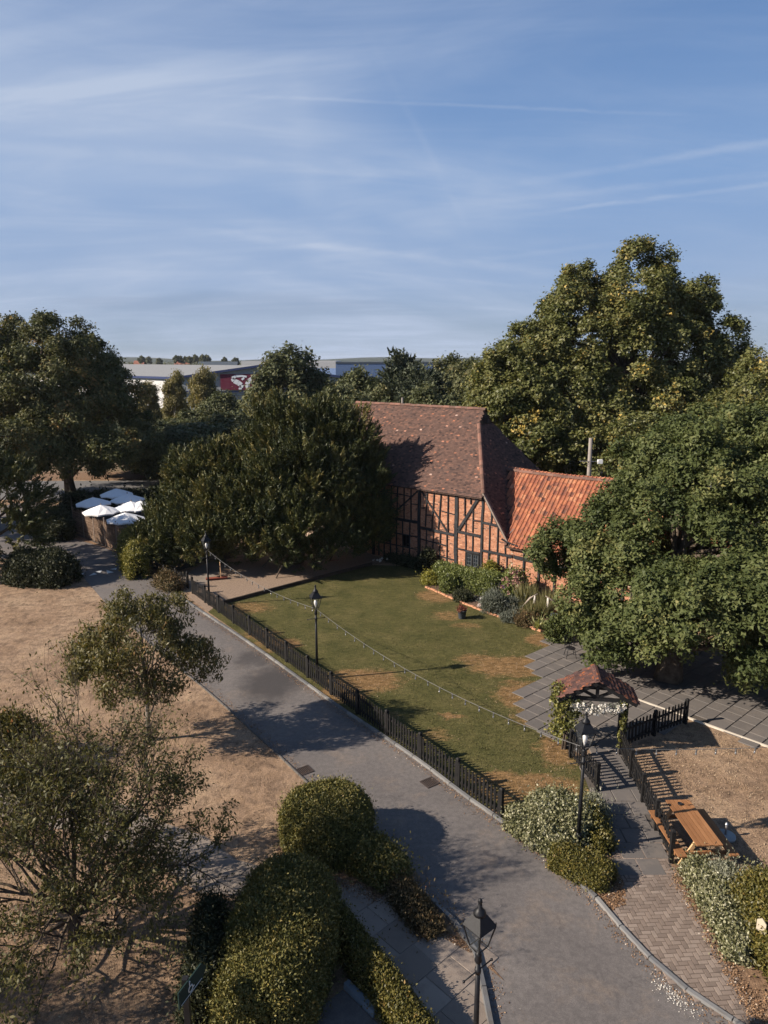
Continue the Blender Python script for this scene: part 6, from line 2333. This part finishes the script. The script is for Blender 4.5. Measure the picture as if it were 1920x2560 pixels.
spots = [('round', 718, 85, 13.3, 1.22, 'big round tree rising in front of the warehouse gable and white shed'), ('birch', 507, 96, 11.2, .8, 'weeping birch right of the warehouse corner, with a white trunk'),
         ('birch', 437, 100, 10.7, .72, 'weeping birch left of the warehouse corner'), ('birch', 368, 104, 9.2, .7, 'thin birch against the sunlit warehouse wall beside the broad left tree'),
         ('bushy', 592, 88, 8.2, .9, 'bushy tree under the maroon sign'), ('bushy', 455, 84, 6.2, .9, 'bushy tree in front of the two birches'), ('conifer', 655, 62, 8.6, 1.0, 'dark conifer just above the left yew'),
         ('bushy', 540, 70, 7.0, 1.1, 'olive bushy tree behind the left yew'), ('bushy', 830, 72, 9.4, .9, 'bushy tree behind the left end of the barn ridge'), ('bushy', 868, 88, 10.2, .9, 'bushy tree left of the vent pole, farther back'),
         ('bushy', 935, 80, 10.9, 1.0, 'wide bushy tree behind the barn ridge near the vent pole'), ('conifer', 1008, 78, 12.9, 1.15, 'pointed conifer rising highest behind the barn ridge'), ('conifer', 1058, 74, 11.4, 1.05, 'second conifer right of the pointed one'),
         ('round', 1125, 84, 12.3, .95, 'round tree behind the right end of the barn ridge'), ('round', 1172, 74, 11.9, .8, 'round tree tucked against the poplars'), ('bushy', 1090, 66, 9.6, .9, 'bushy tree just over the barn ridge on its right half'),
         ('bushy', 790, 100, 9.6, 1.0, 'pale bushy tree beside the right slope of the warehouse'), ('bushy', 330, 78, 5.4, 1.1, 'low tree in the gap between the broad left tree and the left yew'), ('bushy', 405, 74, 5.0, 1.0, 'low olive tree above the parasol terrace'),
         ('conifer', 1240, 66, 9.0, 1.1, 'dark conifer in the shade behind the hipped barn end')]
used = set()
for kd, px, y, hgt, wide, lb in spots:
    src = kinds[kd]
    c = PY(px, 1000, y)
    o = src if kd not in used else copy_tree(src)
    o.location = (c.x, y, 0)
    hz = {'round': 11.6, 'bushy': 8.6, 'birch': 11.6, 'conifer': 11.6}[kd]
    o.scale = (wide, wide, hgt / hz)
    o.rotation_euler = (0, 0, random.uniform(0, 6.28) if kd in used else 0)
    o['label'] = lb
    o['group'] = 'trees behind the barn'
    used.add(kd)
for i, (px, hgt) in enumerate(((441, 15.0), (452, 14.5), (463, 14.2), (474, 14.2), (486, 15.6), (500, 13.6), (507, 15.6), (517, 15.4), (372, 14.0), (352, 14.6), (398, 12.8), (560, 13.6), (588, 13.2))):
    o = kinds['skyline'] if i == 0 else copy_tree(kinds['skyline'])
    c = PY(px, 890, 600 + 8 * (i % 3))
    o.location = (c.x, c.y, 0)
    o.scale = (random.uniform(.85, 1.1), .9, hgt / 15.2)
    o.rotation_euler = (0, 0, random.uniform(0, 6.28))
    o['label'] = 'tiny round tree on the skyline between the broad left tree and the white shed'
    o['group'] = 'tiny skyline trees'
# far-off wood closing the view
n = 70000
yy = rng.uniform(260, 900, n)
xx = rng.uniform(-.42, .62, n) * yy
dens = np.sin(xx * .021 + 1) * np.sin(yy * .017) + np.sin(xx * .05 + yy * .03)
okk = (dens > -.2) & ~((yy < 400) & (xx < 45) & (xx > -115))
xx, yy = xx[okk], yy[okk]
top = 6.5 + 2.2 * np.sin(xx * .09) + 1.6 * np.sin(xx * .23 + yy * .05)
zz = rng.uniform(0, 1, len(xx)) ** .5 * top
s = rng.uniform(.7, 1.6, len(xx))
quads_object('far_wood', leaf_tris(np.stack([xx, yy, zz], 1), gauss(len(xx)), unit(gauss(len(xx)) + np.array([-.3, -.3, .8])), s, s * .8), .45 + .2 * rng.normal(size=len(xx)), 'far_leaf', None, 'stuff')

# ------------------------------------------------------------------ clipped bushes, hedges and borders
hedge('ball_bush', 'big clipped ball of yellow-green evergreen beside the driveway', 'bush', [(-1.50, 16.5, 1.22, 1.52)], 'yew_clip', 46000, .066, .026, 2.3, jitter=.03, wild=.03, lump=.028, tuck=.10)
hedge('dome_bush', 'largest clipped evergreen in the foreground, long and round-topped', 'bush', [(-2.10, 13.25, 1.10, 1.58), (-2.16, 12.4, 1.18, 1.66), (-2.28, 11.5, 1.02, 1.44)], 'yew_clip', 76000, .062, .025, 2.8, jitter=.055, wild=.035, lump=.02, tuck=.12)
hedge('dark_bush', 'shaded dark evergreen bush hugging the left side of the largest clipped one', 'bush', [(-3.65, 12.9, .42, 1.35), (-3.45, 11.3, .42, 1.2)], 'dark_leaf', 12000, .08, .032, 2.4, jitter=.05, wild=.05)  # dark leaf colour stands in for the sparse tree's shade here
hedge('low_hedge', 'low clipped hedge along the left edge of the slabbed footpath', 'hedge', [(-.98, 13.35, .28, .72), (-.25, 12.15, .30, .66), (.42, 11.2, .30, .6), (.75, 10.6, .30, .6)], 'box_clip', 24000, .055, .028, 3.0, jitter=.03, wild=.03)
hedge('mound_bush', 'lower shaggy mound of evergreen between the ball bush and the driveway', 'bush', [(-.35, 15.65, .56, .72), (.12, 15.15, .44, .66)], 'yew_clip', 16000, .075, .032, 2.2, jitter=.05, wild=.06)
hedge('brown_groundcover', 'sprawling brownish ground cover at the driveway edge above the nearest lamp', 'ground cover', [(.42, 14.55, .30, .38), (.74, 14.0, .32, .32), (1.02, 13.55, .26, .22)], 'scrub', 9000, .075, .026, 2.2, jitter=.06, wild=.08, under='hedge_inside_pale')
hedge('variegated_bush', 'large rounded cream and green bush around the lamp before the arch', 'bush', [(4.62, 17.05, .72, 1.0), (4.95, 16.8, .62, .95)], 'variegated', 17000, .07, .042, 2.2, jitter=.06, wild=.05)
hedge('variegated_groundcover', 'low cream-edged shrub creeping from the fence end to the rounded bush', 'ground cover', [(3.66, 17.15, .34, .5), (4.15, 16.6, .42, .55), (4.75, 15.95, .30, .4)], 'variegated', 10000, .07, .04, 2.2, jitter=.05, wild=.05, under='hedge_inside_pale')
hedge('green_bush', 'darker green bush behind the lamp post on the path side', 'bush', [(5.42, 16.75, .42, .78), (5.62, 16.3, .30, .5)], 'box_clip', 8000, .065, .036, 2.2, jitter=.05, wild=.05)
hedge('silver_shrub', 'small silvery shrub at the foot of the short path fence', 'shrub', [(5.92, 17.75, .26, .6), (5.98, 17.3, .22, .42)], 'artemisia', 4200, .075, .024, 2.0, jitter=.05, wild=.07, under='hedge_inside_pale', up=.7)
hedge('box_hedge', 'small block of clipped box between the driveway kerb and the brick path', 'hedge', [(4.62, 15.62, .42, .50), (5.16, 15.18, .46, .52)], 'box_clip', 17000, .052, .028, 3.2, jitter=.02, wild=.025, lump=.03)
hedge('grey_variegated_hedge', 'pale grey-green hedge along the right side of the brick path', 'hedge', [(7.70, 15.2, .34, .46), (7.78, 14.3, .42, .5), (7.72, 13.4, .34, .45), (7.5, 12.8, .20, .32)], 'variegated', 16000, .062, .038, 2.4, jitter=.05, wild=.05, under='hedge_inside_pale')
hedge('silver_shrub', 'tall silvery artemisia in front of the picnic table', 'shrub', [(8.20, 14.72, .42, .62), (8.45, 14.3, .32, .52)], 'artemisia', 9500, .075, .026, 2.0, jitter=.08, wild=.08, under='hedge_inside_pale', up=.8)
hedge('variegated_bush', 'small dark cream-edged bush between the silvery artemisia and the big right hedge', 'bush', [(9.05, 14.5, .42, .6)], 'variegated', 4000, .07, .04, 2.2, jitter=.06, wild=.06)
hedge('big_hedge', 'big olive-green clipped hedge cut off by the lower right edge', 'hedge', [(8.75, 13.7, .80, 1.05), (8.85, 12.7, .98, 1.15), (9.0, 11.6, .92, 1.1)], 'box_clip', 34000, .075, .032, 2.6, jitter=.05, wild=.045, lump=.04)
hedge('sprig_shrub', 'olive shrub with tall sprigs at the left edge above the footpath', 'shrub', [(-11.6, 20.2, .95, 1.6), (-10.8, 19.7, .55, .95)], 'rowan_leaf', 13000, .11, .045, 2.0, jitter=.10, wild=.16)
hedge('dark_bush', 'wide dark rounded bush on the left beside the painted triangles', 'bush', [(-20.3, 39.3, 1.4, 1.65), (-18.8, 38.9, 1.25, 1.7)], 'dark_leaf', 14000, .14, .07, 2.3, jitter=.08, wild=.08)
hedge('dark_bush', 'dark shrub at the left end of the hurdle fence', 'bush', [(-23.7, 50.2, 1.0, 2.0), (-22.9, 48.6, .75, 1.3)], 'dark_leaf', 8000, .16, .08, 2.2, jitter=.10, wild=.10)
hedge('golden_hedge', 'yellow-green clipped conifer hedge at the right end of the hurdle fence', 'hedge', [(-16.1, 43.4, .60, 2.15), (-15.1, 41.3, .64, 1.95), (-14.4, 39.8, .55, 1.6)], 'gold_clip', 17000, .13, .055, 2.8, jitter=.06, wild=.06)
hedge('weedy_shrub', 'straggly weeds around the far end of the long picket fence', 'shrub', [(-12.4, 38.2, .5, .75), (-11.6, 37.4, .45, .55)], 'scrub', 3500, .13, .05, 2.0, jitter=.10, wild=.16, under='hedge_inside_pale')
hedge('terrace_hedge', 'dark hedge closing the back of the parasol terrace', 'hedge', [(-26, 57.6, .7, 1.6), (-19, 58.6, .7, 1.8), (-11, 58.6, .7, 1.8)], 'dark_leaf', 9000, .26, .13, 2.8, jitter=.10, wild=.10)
# border in front of the barn
hedge('clipped_hedge', 'long light green clipped hedge below the leaded barn window', 'hedge', [(3.35, 38.9, .50, 1.05), (4.5, 37.85, .58, 1.12), (5.75, 36.75, .60, 1.18)], 'garden_leaf', 26000, .085, .055, 3.6, jitter=.04, wild=.035, lump=.03)


def bush(name, label, px, py, w, h, mat, n, ll, lw, power=2.1, cat='shrub', **kw):
    q = P(px, py)
    return hedge(name, label, cat, [(q.x, q.y, w, h)], mat, n, ll, lw, power, **kw)


bush('yellow_shrub', 'yellow-green shrub at the left end of the clipped barn hedge', 1077, 1458, .48, .62, 'gold_leaf', 3000, .11, .05, jitter=.07, wild=.08, under='hedge_inside_pale')
bush('upright_shrub', 'dull green upright shrub in front of the clipped barn hedge', 1121, 1478, .46, .92, 'garden_leaf', 3600, .10, .045, jitter=.06, wild=.06)
bush('low_dark_shrub', 'low rounded dark shrub behind the bucket planter', 1157, 1499, .52, .50, 'dark_leaf', 3600, .09, .04, jitter=.04, wild=.04)
bush('lavender_bush', 'largest grey lavender bush in the middle of the border', 1232, 1527, .56, .92, 'lavender', 5600, .14, .024, jitter=.09, wild=.10, up=1.0)
bush('lavender_bush', 'smaller grey lavender bush right of the largest one', 1278, 1528, .36, .66, 'lavender', 3200, .13, .024, jitter=.08, wild=.09, up=1.0)
bush('lavender_bush', 'low dull lavender at the front right of the grey ones', 1275, 1551, .44, .36, 'lavender', 2600, .12, .024, jitter=.07, wild=.09, up=1.0)
hy = bush('hydrangea', 'hydrangea bush with dusty pink flower heads against the oak', 1281, 1490, .70, 1.28, 'garden_leaf', 6500, .13, .085, jitter=.07, wild=.07)
q = P(1281, 1490)
heads = [q + Vector((.80 * math.cos(a) * math.cos(e), .80 * math.sin(a) * math.cos(e) - .06, .25 + 1.18 * math.sin(e))) for a, e in [(random.uniform(-3.5, .4), random.uniform(.12, 1.5)) for _ in range(64)]]
leaf_cloud('flower_heads', 'pink_petal', hy, heads, (.055, .055, .045), 2300, .06, .05)
pa = bush('purple_aster', 'clump of vivid purple flowers beside the hydrangea', 1253, 1487, .34, .62, 'garden_leaf', 1500, .09, .03, jitter=.06, wild=.06)
q = P(1253, 1487)
leaf_cloud('flowers', 'purple_petal', pa, [q + Vector((random.gauss(0, .26), random.gauss(-.22, .16), random.uniform(.52, .82))) for _ in range(26)], (.05, .05, .04), 1300, .06, .045)
bush('dull_shrub', 'dull olive low shrub behind the brick edging near the right end', 1312, 1562, .42, .48, 'scrub', 3200, .11, .03, jitter=.08, wild=.10, up=.9)
q = B(8.75, -.55, 0)
hedge('yellow_shrub', 'yellow-green shrub against the barn wall right of the leaded window', 'shrub', [(q.x, q.y, .48, 1.25)], 'gold_leaf', 2600, .12, .05, 2.1, jitter=.08, wild=.08)
q = B(4.3, -.5, 0)
hedge('dark_shrub', 'dark reddish shrub against the barn wall left of the clipped hedge', 'shrub', [(q.x, q.y, .42, 1.15)], 'dark_leaf', 2400, .12, .06, 2.1, jitter=.09, wild=.12)
q, q2 = B(1.2, -.45, 0), B(3.6, -.6, 0)
wf = hedge('shade_border', 'dark low border plants with a few white flowers at the foot of the barn', 'border plants', [(q.x, q.y, .34, .35), (q2.x, q2.y, .42, .5)], 'dark_leaf', 4200, .12, .05, 2.0, jitter=.09, wild=.12)
q = P(953, 1412)
leaf_cloud('flowers', 'white_petal', wf, [q + Vector((random.gauss(0, .16), random.gauss(0, .12), random.uniform(.25, .45))) for _ in range(9)], (.03, .03, .03), 110, .07, .06)


def reeds(name, label, px, py, r, h, n, mat='reed_leaf', w=.028, lean=.25):
    c = P(px, py)
    t = thing(name, label, 'grass clump', c, 'tall grasses in the border')
    a = rng.uniform(0, 6.283, n)
    rr = np.sqrt(rng.uniform(0, 1, n)) * r
    bx = np.stack([c.x + rr * np.cos(a), c.y + rr * np.sin(a), np.zeros(n)], 1)
    d = np.stack([np.cos(a) * lean * rr / r, np.sin(a) * lean * rr / r, np.ones(n)], 1) + gauss(n) * .12
    L_ = h * rng.uniform(.6, 1.1, n)
    d = unit(d)
    pos = bx + d * (L_ * .5)[:, None]
    nrm = unit(gauss(n) * np.array([1, 1, .1]))
    quads_object('blades', leaf_quads(pos, d, nrm, L_, np.full(n, w)), .5 + .25 * rng.normal(size=n), mat, t)


reeds('tall_grass', 'tall grass clump right behind the hydrangea', 1312, 1510, .42, 1.25, 420)
reeds('tall_grass', 'yellowish grass clump between the two driftwood pieces', 1352, 1538, .50, .95, 480)
reeds('tall_grass', 'grass clump under the oak leaves right of the driftwood', 1378, 1525, .50, 1.1, 420)
reeds('tall_grass', 'low grass clump left of the driftwood', 1322, 1540, .40, .75, 360)
reeds('variegated_plant', 'cream-striped broad leaved plant at the front right corner of the border', 1344, 1570, .22, .62, 46, 'hosta_leaf', .13, .8)
bush('dark_bush', 'small bush at the patio corner beneath the oak branches', 1395, 1598, .55, 1.0, 'oak_leaf', 3400, .12, .06, cat='bush', jitter=.09, wild=.10)

# ------------------------------------------------------------------ what nobody could count: grass blades, fallen leaves, spilled petals
def scatter_poly(poly, n):
    a = np.array([(p[0], p[1]) for p in poly])
    lo, hi = a.min(0), a.max(0)
    X, Y = rng.uniform(lo[0], hi[0], n), rng.uniform(lo[1], hi[1], n)
    k = inside(poly, X, Y)
    return X[k], Y[k]


def blades(name, X, Y, mat, h, w, tint, z=.01, lean=.5):
    n = len(X)
    d = unit(np.stack([rng.normal(size=n) * lean, rng.normal(size=n) * lean, np.ones(n)], 1))
    L_ = h * rng.uniform(.5, 1.4, n)
    pos = np.stack([X, Y, np.full(n, z)], 1) + d * (L_ * .45)[:, None]
    quads_object(name, leaf_tris(pos, d, unit(gauss(n)), L_, w * rng.uniform(.7, 1.4, n)), tint, mat, None, 'stuff')


X, Y = scatter_poly(LAWN, 60000)
k = rng.uniform(size=len(X)) < np.clip((38 - Y) / 16, .25, 1)
X, Y = X[k], Y[k]
dry = np.zeros(len(X))
for (x, y, rx, ry, kk) in LAWN_PATCHES:
    dry = np.maximum(dry, kk * np.clip(1.25 - np.hypot((X - x) / rx, (Y - y) / ry), 0, 1))
g = rng.uniform(size=len(X)) > dry * 1.3
blades('lawn_blades', X[g], Y[g], 'blade', .062, .022, .45 + .22 * rng.normal(size=g.sum()), .01, .7)
blades('straw_blades', X[~g], Y[~g], 'straw', .050, .018, .45 + .25 * rng.normal(size=(~g).sum()), .01, .9)
DRY_L = [P(*q) for q in [(-60, 1495), (205, 1465), (262, 1530), (430, 1670), (529, 1745), (645, 1850), (777, 1972), (690, 2060), (690, 2170), (590, 2145), (400, 2050), (250, 1980), (-60, 1935)]]
DRY_L2 = [P(*q) for q in [(-60, 2035), (380, 2155), (600, 2245), (640, 2560), (-60, 2700)]]
DRY_R = [P(*q) for q in [(1560, 1885), (1722, 1800), (1920, 1875), (2100, 1960), (2000, 2230), (1830, 2190), (1690, 2150)]]
for poly, n, nm in ((DRY_L, 42000, 'dry_grass_blades'), (DRY_L2, 15000, 'dry_grass_blades'), (DRY_R, 20000, 'dry_grass_blades')):
    X, Y = scatter_poly(poly, n)
    dn = np.sin(X * 1.3 + 2) * np.sin(Y * 1.7) + np.sin(X * 3.1 + Y * 2.3) * .6
    k = rng.uniform(size=len(X)) < .55 + .3 * dn
    blades(nm, X[k], Y[k], 'straw', .055, .020, .45 + .25 * rng.normal(size=k.sum()), .004, 1.1)


def litter(name, X, Y, mat='litter', s=.05, z=.015, tint=None):
    n = len(X)
    pos = np.stack([X, Y, z + rng.uniform(0, .012, n)], 1)
    nrm = unit(gauss(n) * .35 + np.array([0, 0, 1]))
    sc = rng.uniform(.5, 1.4, n) * s
    quads_object(name, leaf_quads(pos, gauss(n), nrm, sc, sc * .6), .45 + .25 * rng.normal(size=n) if tint is None else tint, mat, None, 'stuff')


def near_line(pts, n, spread, off=0.0):
    L_ = along(smooth_line(pts, 2), .05)
    k = rng.integers(0, len(L_), n)
    pp = np.array([(L_[i][0].x - L_[i][1].y * off, L_[i][0].y + L_[i][1].x * off) for i in k])
    pp += rng.normal(size=(n, 2)) * spread
    return pp[:, 0], pp[:, 1]


X, Y = near_line(ROAD_R[:22], 4200, .10, .10)
litter('fallen_leaves', X, Y, s=.038, z=.006)
X, Y = near_line(ROAD_L[1:14], 2200, .12, -.12)
litter('fallen_leaves', X, Y, s=.038, z=.006)
X, Y = scatter_poly([P(*q) for q in [(1440, 2200), (1482, 2243), (1520, 2284), (1566, 2260), (1558, 2200), (1500, 2190)]], 2600)
litter('fallen_leaves', X, Y, s=.05, z=.02)
X, Y = scatter_poly([P(*q) for q in [(1085, 2310), (1195, 2375), (1175, 2385), (1060, 2320)]], 3600)
litter('fallen_leaves', X, Y, s=.045, z=.02)
X, Y = near_line([P(1690, 2190), P(1800, 2375), P(1900, 2570)], 2600, .10, .0)
litter('fallen_leaves', X, Y, s=.042, z=.03)
X, Y = scatter_poly([P(*q) for q in [(1850, 2470), (1900, 2570), (1960, 2700), (2100, 2500)]], 2500)
litter('fallen_leaves', X, Y, s=.05, z=.02)
X, Y = near_line([P(690, 2170), P(850, 2200), P(960, 2258)], 1600, .12, 0)
litter('fallen_leaves', X, Y, s=.05, z=.02)
# the white petal confetti at the kerb and a few loose ones on the road
c = P(1700, 2492)
a = rng.normal(size=(300, 2)) * np.array([.10, .26])
th_ = math.radians(28)
X, Y = c.x + a[:, 0] * math.cos(th_) - a[:, 1] * math.sin(th_) * -1, c.y + a[:, 0] * math.sin(th_) - a[:, 1] * math.cos(th_)
litter('spilled_petals', X - .12, Y, 'white_petal', .030, .008)
X, Y = scatter_poly(ROAD, 160)
k = Y < 18
litter('spilled_petals', X[k], Y[k], 'white_petal', .022, .007)

build_haze()
